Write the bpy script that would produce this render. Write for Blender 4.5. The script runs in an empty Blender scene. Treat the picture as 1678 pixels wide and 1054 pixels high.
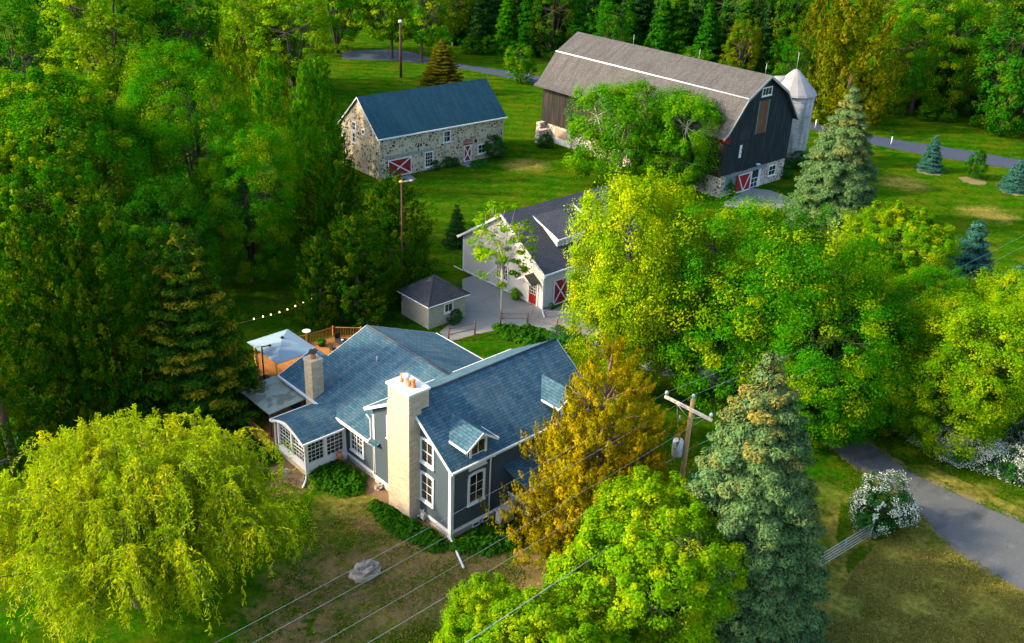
import bpy, math, random
import numpy as np
from math import sin, cos, pi, radians
from mathutils import Vector, Matrix

rng = np.random.default_rng(7)
random.seed(7)
scene = bpy.context.scene
COL = scene.collection

# ------------------------------------------------------------------ camera
F, PITCH, ROLL, CAMH, YAW = 1619.26, 0.456975, -0.045828, 40.0, radians(46.0)
fwd0 = np.array([cos(YAW), sin(YAW), 0.0]); rt0 = np.array([sin(YAW), -cos(YAW), 0.0]); up0 = np.array([0, 0, 1.0])
FW = fwd0 * cos(PITCH) - up0 * sin(PITCH); UPC = fwd0 * sin(PITCH) + up0 * cos(PITCH)
RT = cos(ROLL) * rt0 - sin(ROLL) * UPC; UP = sin(ROLL) * rt0 + cos(ROLL) * UPC

def G(px, py, z=0.0):
    """survey helper: the point at height z seen at a photo position"""
    d = RT * (px - 839) / F - UP * (py - 527) / F + FW
    t = (z - CAMH) / d[2]
    return np.array([d[0] * t, d[1] * t, z])

def camera():
    cd = bpy.data.cameras.new('camera'); cam = bpy.data.objects.new('camera', cd); COL.objects.link(cam)
    m = Matrix(((RT[0], UP[0], -FW[0], 0), (RT[1], UP[1], -FW[1], 0), (RT[2], UP[2], -FW[2], CAMH), (0, 0, 0, 1)))
    cam.matrix_world = m
    cd.sensor_width = 36; cd.sensor_fit = 'HORIZONTAL'; cd.lens = 36 * F / 1678
    cd.clip_start = 0.5; cd.clip_end = 3000
    scene.camera = cam
camera()

# ------------------------------------------------------------------ light
SUN_EL = radians(29)
sv = rt0 * -1.0 + fwd0 * -0.12
sv = sv / np.linalg.norm(sv)
tosun = Vector((sv[0] * cos(SUN_EL), sv[1] * cos(SUN_EL), sin(SUN_EL)))
world = bpy.data.worlds.new('World'); scene.world = world; world.use_nodes = True
nt = world.node_tree
bg = nt.nodes['Background']
sky = nt.nodes.new('ShaderNodeTexSky'); sky.sky_type = 'NISHITA'; sky.sun_disc = False
sky.sun_elevation = SUN_EL; sky.sun_rotation = math.atan2(tosun.x, tosun.y); sky.air_density = 1.0; sky.dust_density = 3.0; sky.ozone_density = 1.2
nt.links.new(sky.outputs[0], bg.inputs[0]); bg.inputs[1].default_value = 0.15
sd = bpy.data.lights.new('sun', 'SUN'); sd.energy = 2.3; sd.angle = radians(2.0); sd.color = (1.0, 0.79, 0.50)
so = bpy.data.objects.new('sun', sd); COL.objects.link(so); so.rotation_euler = tosun.to_track_quat('Z', 'Y').to_euler(); so.location = (0, 0, 80)
scene.view_settings.view_transform = 'Standard'; scene.view_settings.look = 'None'
scene.view_settings.exposure = 1.88; scene.view_settings.gamma = 1.0

# ------------------------------------------------------------------ materials
class N:
    def __init__(s, name):
        s.m = bpy.data.materials.new(name); s.m.use_nodes = True; s.t = s.m.node_tree; s.t.nodes.clear()
        s.out = s.t.nodes.new('ShaderNodeOutputMaterial')
    def n(s, typ, **kw):
        nd = s.t.nodes.new('ShaderNode' + typ)
        for k, v in kw.items():
            if k.startswith('_'): nd.inputs[k[1:].replace('_', ' ')].default_value = v
            else: setattr(nd, k, v)
        return nd
    def l(s, a, b): s.t.links.new(a, b)
    def noise(s, scale, vec=None, detail=4, rough=0.55, dist=0.0):
        nd = s.n('TexNoise'); nd.inputs['Scale'].default_value = scale; nd.inputs['Detail'].default_value = detail
        nd.inputs['Roughness'].default_value = rough; nd.inputs['Distortion'].default_value = dist
        if vec is not None: s.l(vec, nd.inputs['Vector'])
        return nd.outputs['Fac']
    def ramp(s, fac, stops):
        r = s.n('ValToRGB'); e = r.color_ramp.elements
        while len(e) < len(stops): e.new(0.5)
        for i, (p, c) in enumerate(stops):
            e[i].position = p; e[i].color = (c, c, c, 1) if isinstance(c, (int, float)) else (*c, 1)
        s.l(fac, r.inputs[0]); return r.outputs[0]
    def mix(s, fac, a, b, typ='MIX'):
        m = s.n('MixRGB', blend_type=typ)
        for sock, v in ((m.inputs[0], fac), (m.inputs[1], a), (m.inputs[2], b)):
            if hasattr(v, 'is_linked'): s.l(v, sock)
            elif isinstance(v, (int, float)): sock.default_value = v if sock == m.inputs[0] else (v, v, v, 1)
            else: sock.default_value = (*v, 1)
        return m.outputs[0]
    def math(s, op, a, b=0.0):
        m = s.n('Math', operation=op)
        for i, v in enumerate((a, b)):
            if hasattr(v, 'is_linked'): s.l(v, m.inputs[i])
            else: m.inputs[i].default_value = v
        return m.outputs[0]
    def uv(s, sx=1, sy=1):
        u = s.n('UVMap'); mp = s.n('Mapping'); s.l(u.outputs[0], mp.inputs[0]); mp.inputs['Scale'].default_value = (sx, sy, 1)
        return mp.outputs[0]
    def pos(s, sx=1, sy=1, sz=1):
        g = s.n('NewGeometry'); mp = s.n('Mapping'); s.l(g.outputs['Position'], mp.inputs[0]); mp.inputs['Scale'].default_value = (sx, sy, sz)
        return mp.outputs[0]
    def bsdf(s, col, rough=0.8, metal=0.0, bump=None, bstr=0.4, bdist=0.03, spec=0.3):
        b = s.n('BsdfPrincipled'); b.inputs['Metallic'].default_value = metal
        b.inputs['Specular IOR Level'].default_value = spec
        if hasattr(rough, 'is_linked'): s.l(rough, b.inputs['Roughness'])
        else: b.inputs['Roughness'].default_value = rough
        if hasattr(col, 'is_linked'): s.l(col, b.inputs['Base Color'])
        else: b.inputs['Base Color'].default_value = (*col, 1)
        if bump is not None:
            bn = s.n('Bump'); bn.inputs['Strength'].default_value = bstr; bn.inputs['Distance'].default_value = bdist
            s.l(bump, bn.inputs['Height']); s.l(bn.outputs[0], b.inputs['Normal'])
        s.l(b.outputs[0], s.out.inputs[0]); return b

def plain(name, col, rough=0.6, metal=0.0, var=0.25, sc=1.5, spec=0.3):
    k = N(name); nz = k.noise(sc, k.pos(), 5)
    c = k.mix(nz, [v * (1 - var) for v in col], [min(1, v * (1 + var)) for v in col]); k.bsdf(c, rough, metal, spec=spec); return k.m

def shingle(name, c1, c2, row=0.2, wd=0.42, patch=(1, 1, 1), pf=0.0):
    k = N(name); b = k.n('TexBrick'); k.l(k.uv(), b.inputs['Vector']); b.inputs['Scale'].default_value = 1
    b.inputs['Color1'].default_value = (*c1, 1); b.inputs['Color2'].default_value = (*c2, 1)
    b.inputs['Mortar'].default_value = (*[v * 0.35 for v in c1], 1); b.inputs['Mortar Size'].default_value = 0.022; b.inputs['Mortar Smooth'].default_value = 0.5
    b.inputs['Brick Width'].default_value = wd; b.inputs['Row Height'].default_value = row; b.inputs['Bias'].default_value = 0.0
    big = k.noise(0.35, k.uv(), 4); fine = k.noise(9, k.uv(), 3)
    c = k.mix(0.5, b.outputs['Color'], k.ramp(big, [(0.3, 0.62), (0.7, 1.0)]), 'MULTIPLY')
    c = k.mix(0.35, c, k.ramp(fine, [(0.3, 0.3), (0.7, 1.0)]), 'MULTIPLY')
    st = k.noise(1.0, k.uv(2.2, 0.25), 4); c = k.mix(k.math('MULTIPLY', k.ramp(st, [(0.45, 0.0), (0.7, 1.0)]), pf), c, patch)
    k.bsdf(c, 0.85, bump=b.outputs['Fac'], bstr=0.5, bdist=-0.02); return k.m

def fieldstone(name, c_m, cols, scale=2.6, mort=0.05):
    k = N(name); v = k.uv()
    w = k.n('TexNoise'); w.inputs['Scale'].default_value = 2.5; k.l(v, w.inputs['Vector'])
    vv = k.n('MixRGB', blend_type='LINEAR_LIGHT'); vv.inputs[0].default_value = 0.10; k.l(v, vv.inputs[1]); k.l(w.outputs['Color'], vv.inputs[2])
    e = k.n('TexVoronoi', feature='DISTANCE_TO_EDGE'); e.inputs['Scale'].default_value = scale; k.l(vv.outputs[0], e.inputs['Vector'])
    f = k.n('TexVoronoi', feature='F1'); f.inputs['Scale'].default_value = scale; k.l(vv.outputs[0], f.inputs['Vector'])
    sep = k.n('SeparateColor'); k.l(f.outputs['Color'], sep.inputs[0])
    n = len(cols); c = k.ramp(sep.outputs[0], [((i + 0.5) / n, cc) for i, cc in enumerate(cols)])
    c = k.mix(0.5, c, k.ramp(k.noise(6, v, 4), [(0.3, 0.5), (0.7, 1.0)]), 'MULTIPLY')
    # stones of different size: the mortar joint is wide round some of them
    th = k.math('ADD', k.math('MULTIPLY', sep.outputs[1], 0.11), mort)
    m = k.ramp(k.math('SUBTRACT', e.outputs['Distance'], th), [(0.0, 0.0), (0.03, 1.0)])
    mc = k.mix(k.noise(1.2, v, 4), [x * 0.8 for x in c_m], [min(1, x * 1.12) for x in c_m])
    k.bsdf(k.mix(m, mc, c), 0.9, bump=m, bstr=0.6, bdist=0.04); return k.m

def ashlar(name, c1, c2, mort, row=0.14, wd=0.5):
    k = N(name); b = k.n('TexBrick'); k.l(k.uv(), b.inputs['Vector']); b.inputs['Scale'].default_value = 1
    b.inputs['Color1'].default_value = (*c1, 1); b.inputs['Color2'].default_value = (*c2, 1); b.inputs['Mortar'].default_value = (*mort, 1)
    b.inputs['Mortar Size'].default_value = 0.012; b.inputs['Brick Width'].default_value = wd; b.inputs['Row Height'].default_value = row
    b.offset_frequency = 2; b.squash = 0.7; b.squash_frequency = 3
    c = k.mix(0.55, b.outputs['Color'], k.ramp(k.noise(3.5, k.uv(1, 2.5), 5), [(0.3, 0.55), (0.7, 1.0)]), 'MULTIPLY')
    k.bsdf(c, 0.9, bump=k.noise(5, k.uv(1, 3), 5), bstr=0.5, bdist=0.05); return k.m

def boards(name, c1, c2, bw=0.25, hor=False, streak=(0, 0, 0), sf=0.0, rough=0.85):
    k = N(name); v = k.uv(1, 1)
    b = k.n('TexBrick'); b.inputs['Scale'].default_value = 1; b.inputs['Row Height'].default_value = bw; b.inputs['Brick Width'].default_value = 7.0
    mp = k.n('Mapping'); k.l(v, mp.inputs[0]); mp.inputs['Rotation'].default_value = (0, 0, 0 if hor else pi / 2); k.l(mp.outputs[0], b.inputs['Vector'])
    b.inputs['Color1'].default_value = (*c1, 1); b.inputs['Color2'].default_value = (*c2, 1); b.inputs['Mortar'].default_value = (*[x * 0.3 for x in c1], 1); b.inputs['Mortar Size'].default_value = 0.012
    g = k.noise(1.0, k.uv(0.5, 9) if hor else k.uv(9, 0.5), 5)
    c = k.mix(0.6, b.outputs['Color'], k.ramp(g, [(0.3, 0.35), (0.7, 1.0)]), 'MULTIPLY')
    if sf: c = k.mix(k.math('MULTIPLY', k.ramp(k.noise(1.0, k.uv(3, 0.22), 4), [(0.5, 0.0), (0.62, 1.0)]), sf), c, streak)
    k.bsdf(c, rough, bump=b.outputs['Fac'], bstr=0.5, bdist=-0.02); return k.m

def leafmat(name, ca, cb, cc=None, tr=0.35, rough=0.6):
    """foliage: ca..cb per leaf, a share of whole shoots in cc"""
    k = N(name); a = k.n('Attribute', attribute_name='rnd'); b = k.n('Attribute', attribute_name='clu')
    c = k.mix(a.outputs['Fac'], ca, cb)
    if cc is not None: c = k.mix(k.ramp(b.outputs['Fac'], [(0.58, 0.0), (1.0, 1.0)]), c, cc)  # on broadleaf crowns the yellow cc clumps imitate sunlit highlights
    d = k.n('BsdfPrincipled'); d.inputs['Roughness'].default_value = 0.75; d.inputs['Specular IOR Level'].default_value = 0.0; k.l(c, d.inputs['Base Color'])
    t = k.n('BsdfTranslucent'); k.l(k.mix(1.0, c, (1.0, 1.0, 0.5), 'MULTIPLY'), t.inputs['Color'])
    mx = k.n('MixShader'); mx.inputs[0].default_value = tr; k.l(d.outputs[0], mx.inputs[1]); k.l(t.outputs[0], mx.inputs[2])
    k.l(mx.outputs[0], k.out.inputs[0]); return k.m

def barkmat(name, c1, c2):
    k = N(name); c = k.mix(k.noise(1.0, k.pos(6, 6, 1.2), 5), c1, c2); k.bsdf(c, 0.95); return k.m

M = {}
M['wall'] = plain('house_siding', (0.050, 0.075, 0.094), 0.7, var=.06)
M['white'] = plain('white_paint', (0.62, 0.64, 0.64), 0.5, var=0.08)
M['found'] = ashlar('foundation_block', (0.42, 0.40, 0.36), (0.5, 0.48, 0.43), (0.36, 0.34, 0.31), 0.2, 0.4)
M['roofblue'] = shingle('blue_grey_shingle', (0.018, 0.088, 0.135), (0.058, 0.142, 0.195), 0.21, 0.5, (0.115, 0.155, 0.17), 0.4)
M['roofgrey'] = shingle('grey_shingle', (0.062, 0.066, 0.075), (0.085, 0.088, 0.098), 0.2, 0.45)
M['roofshed'] = shingle('shed_shingle', (0.05, 0.055, 0.06), (0.07, 0.075, 0.08), 0.2, 0.45)
M['roofstone'] = shingle('dark_blue_shingle', (0.005, 0.066, 0.092), (0.010, 0.084, 0.112), 0.2, 0.4, (0.03, 0.085, 0.10), 0.4)
M['roofbarn'] = shingle('weathered_cedar_shingle', (0.080, 0.078, 0.076), (0.120, 0.117, 0.114), 0.19, 0.3, (0.040, 0.032, 0.030), 0.8)
M['lime'] = ashlar('cream_limestone', (0.60, 0.49, 0.35), (0.47, 0.37, 0.26), (0.38, 0.31, 0.23), 0.13, 0.55)
M['oldbrick'] = ashlar('tan_brick', (0.62, 0.49, 0.33), (0.46, 0.32, 0.19), (0.52, 0.43, 0.31), 0.11, 0.3)
M['cap'] = plain('chimney_cap', (0.62, 0.60, 0.58), 0.85)
M['terra'] = plain('terracotta', (0.50, 0.17, 0.05), 0.75)
M['stonewall'] = fieldstone('fieldstone', (0.50, 0.42, 0.29), [(0.03, 0.03, 0.035), (0.30, 0.24, 0.17), (0.07, 0.06, 0.055), (0.42, 0.36, 0.26), (0.09, 0.08, 0.08), (0.46, 0.42, 0.34)], 2.3, 0.075)
M['barnstone'] = fieldstone('barn_stone', (0.50, 0.46, 0.40), [(0.10, 0.08, 0.07), (0.32, 0.22, 0.17), (0.20, 0.15, 0.13), (0.42, 0.33, 0.26)], 2.3, 0.06)
M['barnwood'] = boards('weathered_dark_barn_wood', (0.004, 0.012, 0.017), (0.009, 0.020, 0.027), 0.3, False, (0.04, 0.046, 0.05), 0.5)
M['barnside'] = boards('brown_barn_wood', (0.008, 0.010, 0.010), (0.018, 0.018, 0.016), 0.28, False, (0.09, 0.045, 0.015), 0.35)
M['browndoor'] = boards('brown_door_wood', (0.17, 0.085, 0.03), (0.13, 0.06, 0.022), 0.3)
M['red'] = boards('red_paint', (0.36, 0.012, 0.010), (0.30, 0.010, 0.010), 0.25, rough=0.55)
def glassmat():
    k = N('window_glass'); c = k.ramp(k.noise(1.1, k.pos(), 3), [(0.35, (0.010, 0.013, 0.014)), (0.55, (0.03, 0.028, 0.022)), (0.72, (0.11, 0.06, 0.03))]); k.bsdf(c, 0.06, spec=0.6); return k.m
M['glass'] = glassmat()
M['dark'] = plain('black_metal', (0.018, 0.02, 0.022), 0.5)
M['grey'] = plain('grey_metal', (0.32, 0.34, 0.35), 0.45, 0.3)
M['silo'] = None
def silomat():
    k = N('silo_concrete'); c = k.mix(k.noise(0.7, k.pos(), 5), (0.26, 0.27, 0.265), (0.42, 0.425, 0.41))
    c = k.mix(k.math('MULTIPLY', k.ramp(k.noise(1.0, k.pos(1.5, 1.5, 0.18), 5), [(0.46, 0.0), (0.62, 1.0)]), 0.7), c, (0.13, 0.125, 0.115))
    c = k.mix(k.math('MULTIPLY', k.ramp(k.noise(1.0, k.pos(0.8, 0.8, 2.2), 5), [(0.55, 0.0), (0.62, 1.0)]), 0.6), c, (0.16, 0.15, 0.14))
    k.bsdf(c, 0.9); return k.m
M['silo'] = silomat()
M['silocap'] = plain('galvanised_dome', (0.23, 0.23, 0.235), 0.7, 0.0, 0.4, 0.9)
M['gwall'] = plain('garage_siding', (0.48, 0.46, 0.43), 0.6, var=.05)
M['shedwall'] = ashlar('shed_block', (0.46, 0.42, 0.32), (0.40, 0.37, 0.29), (0.33, 0.31, 0.26), 0.2, 0.4)
M['deckwood'] = boards('orange_deck_wood', (0.50, 0.22, 0.05), (0.42, 0.17, 0.04), 0.16)
M['oldwood'] = plain('brown_wood', (0.13, 0.065, 0.035), 0.85)
M['polewood'] = plain('utility_pole_wood', (0.42, 0.25, 0.10), 0.9, var=0.4, sc=3)
M['armwood'] = plain('weathered_crossarm', (0.60, 0.52, 0.42), 0.85)
M['darkpole'] = plain('dark_pole_wood', (0.07, 0.035, 0.022), 0.9)
def corrugated():
    k = N('stained_corrugated_panel'); w = k.n('TexWave', wave_type='BANDS', bands_direction='X'); w.inputs['Scale'].default_value = 2.2; k.l(k.uv(), w.inputs['Vector'])
    c = k.mix(k.noise(0.7, k.uv(), 4), (0.17, 0.21, 0.15), (0.30, 0.34, 0.29))
    c = k.mix(k.math('MULTIPLY', k.ramp(k.noise(0.75, k.uv(), 2, 0.4, 0.8), [(0.48, 0.0), (0.54, 1.0)]), 0.6), c, (0.085, 0.085, 0.055))
    k.bsdf(c, 0.8, bump=w.outputs['Fac'], bstr=0.5, bdist=0.02, spec=0.1); return k.m
M['corr'] = corrugated()
M['fabric'] = plain('pale_grey_fabric', (0.20, 0.29, 0.35), 0.9, var=0.04)
def concrete(name, c1, c2, crack=True, bs=0.2):
    k = N(name); v = k.pos(); c = k.mix(k.noise(0.35, v, 6, 0.62), c1, c2)
    c = k.mix(0.4, c, k.ramp(k.noise(7, v, 4), [(0.3, 0.5), (0.7, 1.0)]), 'MULTIPLY')
    if crack:
        e = k.n('TexVoronoi', feature='DISTANCE_TO_EDGE'); e.inputs['Scale'].default_value = 0.16; k.l(v, e.inputs['Vector'])
        c = k.mix(k.ramp(e.outputs['Distance'], [(0.0, 0.55), (0.006, 0.0)]), c, [x * 0.35 for x in c1])
    k.bsdf(c, 0.9, bump=k.noise(20, v, 3), bstr=bs, bdist=0.02); return k.m
def road_asphalt(name, c1, c2, crack=False):
    k = N(name); v = k.pos(); c = k.mix(k.noise(0.35, v, 6, 0.62), c1, c2)
    c = k.mix(k.math('MULTIPLY', k.ramp(k.noise(0.28, k.pos(0.5, 1.6, 1), 5, 0.6), [(0.52, 0), (0.60, 1)]), 0.45), c, [x * 0.5 for x in c1])
    c = k.mix(k.math('MULTIPLY', k.ramp(k.noise(0.8, v, 5, 0.7), [(0.56, 0), (0.66, 1)]), 0.5), c, (0.15, 0.155, 0.14))
    e = k.n('TexVoronoi', feature='DISTANCE_TO_EDGE'); e.inputs['Scale'].default_value = 0.3
    w = k.n('MixRGB', blend_type='LINEAR_LIGHT'); w.inputs[0].default_value = 0.5; n2 = k.n('TexNoise'); n2.inputs['Scale'].default_value = 0.8; k.l(v, n2.inputs['Vector']); k.l(v, w.inputs[1]); k.l(n2.outputs['Color'], w.inputs[2]); k.l(w.outputs[0], e.inputs['Vector'])
    c = k.mix(k.ramp(e.outputs['Distance'], [(0.0, 0.35), (0.008, 0.0)]), c, [x * 0.35 for x in c1])
    c = k.mix(0.5, c, k.ramp(k.noise(9, v, 4), [(0.3, 0.45), (0.7, 1.0)]), 'MULTIPLY')
    k.bsdf(c, 0.9, bump=k.noise(20, v, 3), bstr=0.3, bdist=0.02); return k.m
M['asphalt'] = road_asphalt('asphalt', (0.075, 0.083, 0.087), (0.118, 0.128, 0.130), False)
M['roadblue'] = concrete('back_road_asphalt', (0.026, 0.042, 0.072), (0.045, 0.062, 0.095), False)
M['concrete'] = concrete('driveway_concrete', (0.15, 0.162, 0.162), (0.235, 0.248, 0.24))
M['gravel'] = concrete('brown_gravel', (0.16, 0.115, 0.09), (0.24, 0.18, 0.14), False, 0.5)
M['verge'] = concrete('sandy_road_verge', (0.085, 0.085, 0.020), (0.24, 0.19, 0.085), False, 0.5)
M['mulch'] = concrete('mulch', (0.13, 0.075, 0.035), (0.26, 0.16, 0.085), False, 0.6)
M['rock'] = plain('rock', (0.34, 0.29, 0.24), 0.95, var=0.45, sc=2.5)
M['pot'] = plain('green_planter', (0.09, 0.22, 0.06), 0.6)
def bulb():
    k = N('warm_bulb'); e = k.n('Emission'); e.inputs[0].default_value = (1.0, 0.62, 0.28, 1); e.inputs[1].default_value = 2.2; k.l(e.outputs[0], k.out.inputs[0]); return k.m
M['bulb'] = bulb()

def lawnmat():
    k = N('lawn_grass'); p = k.pos()
    big = k.noise(0.05, p, 4, 0.55); mid = k.noise(0.22, p, 5, 0.6); fine = k.noise(2.4, p, 6, 0.7); blades = k.noise(14, p, 3, 0.7)
    st = k.n('TexNoise'); st.inputs['Scale'].default_value = 1; st.inputs['Detail'].default_value = 3; k.l(k.pos(0.05, 0.5, 1), st.inputs['Vector'])
    c = k.mix(k.ramp(big, [(0.38, 0), (0.62, 1)]), (0.016, 0.105, 0.001), (0.040, 0.135, 0.002))
    c = k.mix(k.math('MULTIPLY', k.ramp(mid, [(0.45, 0), (0.68, 1)]), 0.75), c, (0.125, 0.150, 0.004))
    c = k.mix(k.math('MULTIPLY', k.ramp(st.outputs['Fac'], [(0.45, 0), (0.6, 1)]), 0.3), c, (0.03, 0.14, 0.002))
    # dry ground: where the photo shows bare or parched turf
    gx = k.n('NewGeometry')
    def spot(x, y, r, soft):
        d = k.n('VectorMath', operation='DISTANCE'); k.l(gx.outputs['Position'], d.inputs[0]); d.inputs[1].default_value = (x, y, 0)
        s = k.math('DIVIDE', d.outputs['Value'], r); s = k.math('ADD', s, k.math('MULTIPLY', k.math('SUBTRACT', k.noise(0.35, p, 4, 0.65), 0.5), 1.4))
        return k.ramp(s, [(1 - soft, 1.0), (1.0, 0.0)]) if soft < 1 else k.ramp(s, [(0.0, 1.0), (1.0, 0.0)])
    dry = None
    for (px, py, r) in DRY:
        g = G(px, py); s = spot(g[0], g[1], r, 0.6); dry = s if dry is None else k.math('MAXIMUM', dry, s)
    c = k.mix(k.math('MULTIPLY', dry, 0.85), c, k.mix(fine, (0.185, 0.170, 0.016), (0.40, 0.34, 0.085)))
    bare = None
    for (px, py, r) in BARE:
        g = G(px, py); s = spot(g[0], g[1], r, 0.5); bare = s if bare is None else k.math('MAXIMUM', bare, s)
    cl = k.noise(0.9, p, 6, 0.72)
    c = k.mix(k.math('MULTIPLY', k.ramp(cl, [(0.50, 0), (0.66, 1)]), 0.55), c, (0.15, 0.15, 0.02))
    c = k.mix(k.math('MULTIPLY', k.ramp(k.noise(0.55, k.pos(1, 1, 7), 6, 0.7), [(0.52, 0), (0.64, 1)]), 0.6), c, (0.012, 0.07, 0.001))
    sw = k.n('TexWave', wave_type='BANDS', bands_direction='DIAGONAL'); sw.inputs['Scale'].default_value = 0.16; sw.inputs['Distortion'].default_value = 3.0; sw.inputs['Detail'].default_value = 2; k.l(p, sw.inputs['Vector'])
    c = k.mix(0.32, c, k.ramp(sw.outputs['Fac'], [(0.3, 0.45), (0.7, 1.0)]), 'MULTIPLY')
    c = k.mix(0.75, c, k.ramp(fine, [(0.30, 0.30), (0.70, 1.25)]), 'MULTIPLY')
    c = k.mix(0.5, c, k.ramp(blades, [(0.3, 0.45), (0.7, 1.0)]), 'MULTIPLY')
    bm = k.math('MULTIPLY', bare, k.ramp(k.noise(1.1, p, 5, 0.7), [(0.42, 0.0), (0.54, 1.0)]))
    c = k.mix(bm, c, k.mix(fine, (0.10, 0.066, 0.025), (0.30, 0.20, 0.095)))
    k.bsdf(c, 0.95, bump=k.math('ADD', fine, blades), bstr=0.7, bdist=0.12, spec=0.0); return k.m
DRY = [(1500, 960, 11), (1620, 1010, 12), (1400, 1040, 9), (1460, 880, 6), (580, 840, 3.5), (640, 960, 5), (700, 900, 3), (1560, 810, 4), (1650, 850, 4), (1620, 350, 4), (1480, 300, 4), (860, 270, 4), (960, 150, 4), (400, 740, 3), (850, 960, 3)]
BARE = [(560, 970, 5.2), (640, 935, 4.2), (690, 965, 4.0), (500, 1020, 4.0), (790, 915, 2.2), (600, 860, 1.0), (700, 905, 2.2), (860, 930, 3.0), (470, 800, 1.6)]
M['lawn'] = lawnmat()
L = {}
L['bark'] = barkmat('grey_brown_bark', (0.035, 0.028, 0.022), (0.10, 0.08, 0.06))
L['palebark'] = barkmat('pale_bark', (0.28, 0.26, 0.22), (0.5, 0.46, 0.4))
L['redbark'] = barkmat('reddish_bark', (0.10, 0.06, 0.04), (0.22, 0.14, 0.09))
L['yellow'] = leafmat('yellow_green_leaves', (0.10, 0.24, 0.001), (0.24, 0.38, 0.003), (0.40, 0.45, 0.004), 0.42)
L['green'] = leafmat('fresh_green_leaves', (0.016, 0.140, 0.002), (0.055, 0.22, 0.003), (0.25, 0.33, 0.003), 0.4)
L['spring'] = leafmat('spring_green_leaves', (0.045, 0.19, 0.002), (0.12, 0.28, 0.003), (0.31, 0.38, 0.003), 0.42)
L['lime'] = leafmat('lime_green_leaves', (0.060, 0.21, 0.002), (0.16, 0.32, 0.003), (0.31, 0.40, 0.004), 0.42)
L['mid'] = leafmat('mid_green_leaves', (0.014, 0.145, 0.002), (0.045, 0.22, 0.003), (0.20, 0.28, 0.003), 0.4)
L['dark'] = leafmat('dark_green_leaves', (0.007, 0.080, 0.002), (0.022, 0.135, 0.004), (0.07, 0.16, 0.003), 0.3)
L['olive'] = leafmat('olive_leaves', (0.04, 0.115, 0.002), (0.10, 0.18, 0.003), (0.19, 0.19, 0.003), 0.35)
L['cedar'] = leafmat('dark_cedar_sprays', (0.007, 0.056, 0.002), (0.024, 0.098, 0.003), (0.085, 0.12, 0.003), 0.2)
L['arb'] = leafmat('dark_arborvitae_sprays', (0.006, 0.050, 0.001), (0.022, 0.090, 0.002), (0.10, 0.14, 0.002), 0.2)
L['hemlock'] = leafmat('gold_tipped_needles', (0.012, 0.062, 0.004), (0.035, 0.100, 0.005), (0.28, 0.20, 0.008), 0.2)
L['gold'] = leafmat('golden_cedar_sprays', (0.14, 0.155, 0.002), (0.32, 0.26, 0.003), (0.47, 0.32, 0.004), 0.35)
L['oldgold'] = leafmat('old_gold_leaves', (0.045, 0.085, 0.002), (0.11, 0.14, 0.003), (0.19, 0.165, 0.003), 0.3)
L['bronze'] = leafmat('bronze_cedar_sprays', (0.06, 0.075, 0.003), (0.12, 0.11, 0.006), (0.20, 0.13, 0.006), 0.2)
L['blue'] = leafmat('blue_spruce_needles', (0.032, 0.110, 0.062), (0.090, 0.190, 0.105), (0.19, 0.23, 0.07), 0.17)
L['bluegold'] = leafmat('blue_spruce_needles_sun_gold', (0.042, 0.120, 0.042), (0.125, 0.205, 0.068), (0.30, 0.205, 0.030), 0.2)  # third tone: sunlight on the upper boughs, put in as colour
L['spruce'] = leafmat('dark_spruce_needles', (0.010, 0.055, 0.010), (0.030, 0.100, 0.014), (0.09, 0.13, 0.010), 0.2)
L['bluedark'] = leafmat('young_blue_spruce_needles', (0.018, 0.090, 0.066), (0.050, 0.155, 0.112), (0.07, 0.17, 0.12), 0.15)
L['willow'] = leafmat('willow_leaves', (0.16, 0.30, 0.004), (0.36, 0.47, 0.006), (0.64, 0.58, 0.010), 0.5)
L['birch'] = leafmat('birch_leaves', (0.030, 0.185, 0.003), (0.085, 0.28, 0.004), (0.16, 0.30, 0.004), 0.42)
L['hosta'] = leafmat('hosta_leaves', (0.012, 0.075, 0.003), (0.04, 0.135, 0.006), (0.09, 0.17, 0.006), 0.25)
L['grass'] = leafmat('green_grass_blades', (0.020, 0.11, 0.002), (0.07, 0.17, 0.004), (0.15, 0.17, 0.01), 0.3)
L['drygrass'] = leafmat('dry_grass_blades', (0.15, 0.14, 0.02), (0.33, 0.28, 0.085), (0.09, 0.15, 0.008), 0.4)
L['flower'] = leafmat('white_blossom', (0.46, 0.50, 0.46), (0.66, 0.68, 0.64), None, 0.2)
L['shrub'] = leafmat('shrub_leaves', (0.012, 0.085, 0.012), (0.03, 0.13, 0.018), None, 0.25)

# ------------------------------------------------------------------ object helpers
def tag(o, label=None, cat=None, group=None, kind=None):
    if label: o['label'] = label
    if cat: o['category'] = cat
    if group: o['group'] = group
    if kind: o['kind'] = kind
    return o
def empty(name, loc, label, cat, group=None, rz=0.0):
    o = bpy.data.objects.new(name, None); COL.objects.link(o); o.location = loc; o.rotation_euler = (0, 0, rz); o.empty_display_size = 0.3
    return tag(o, label, cat, group)

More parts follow.
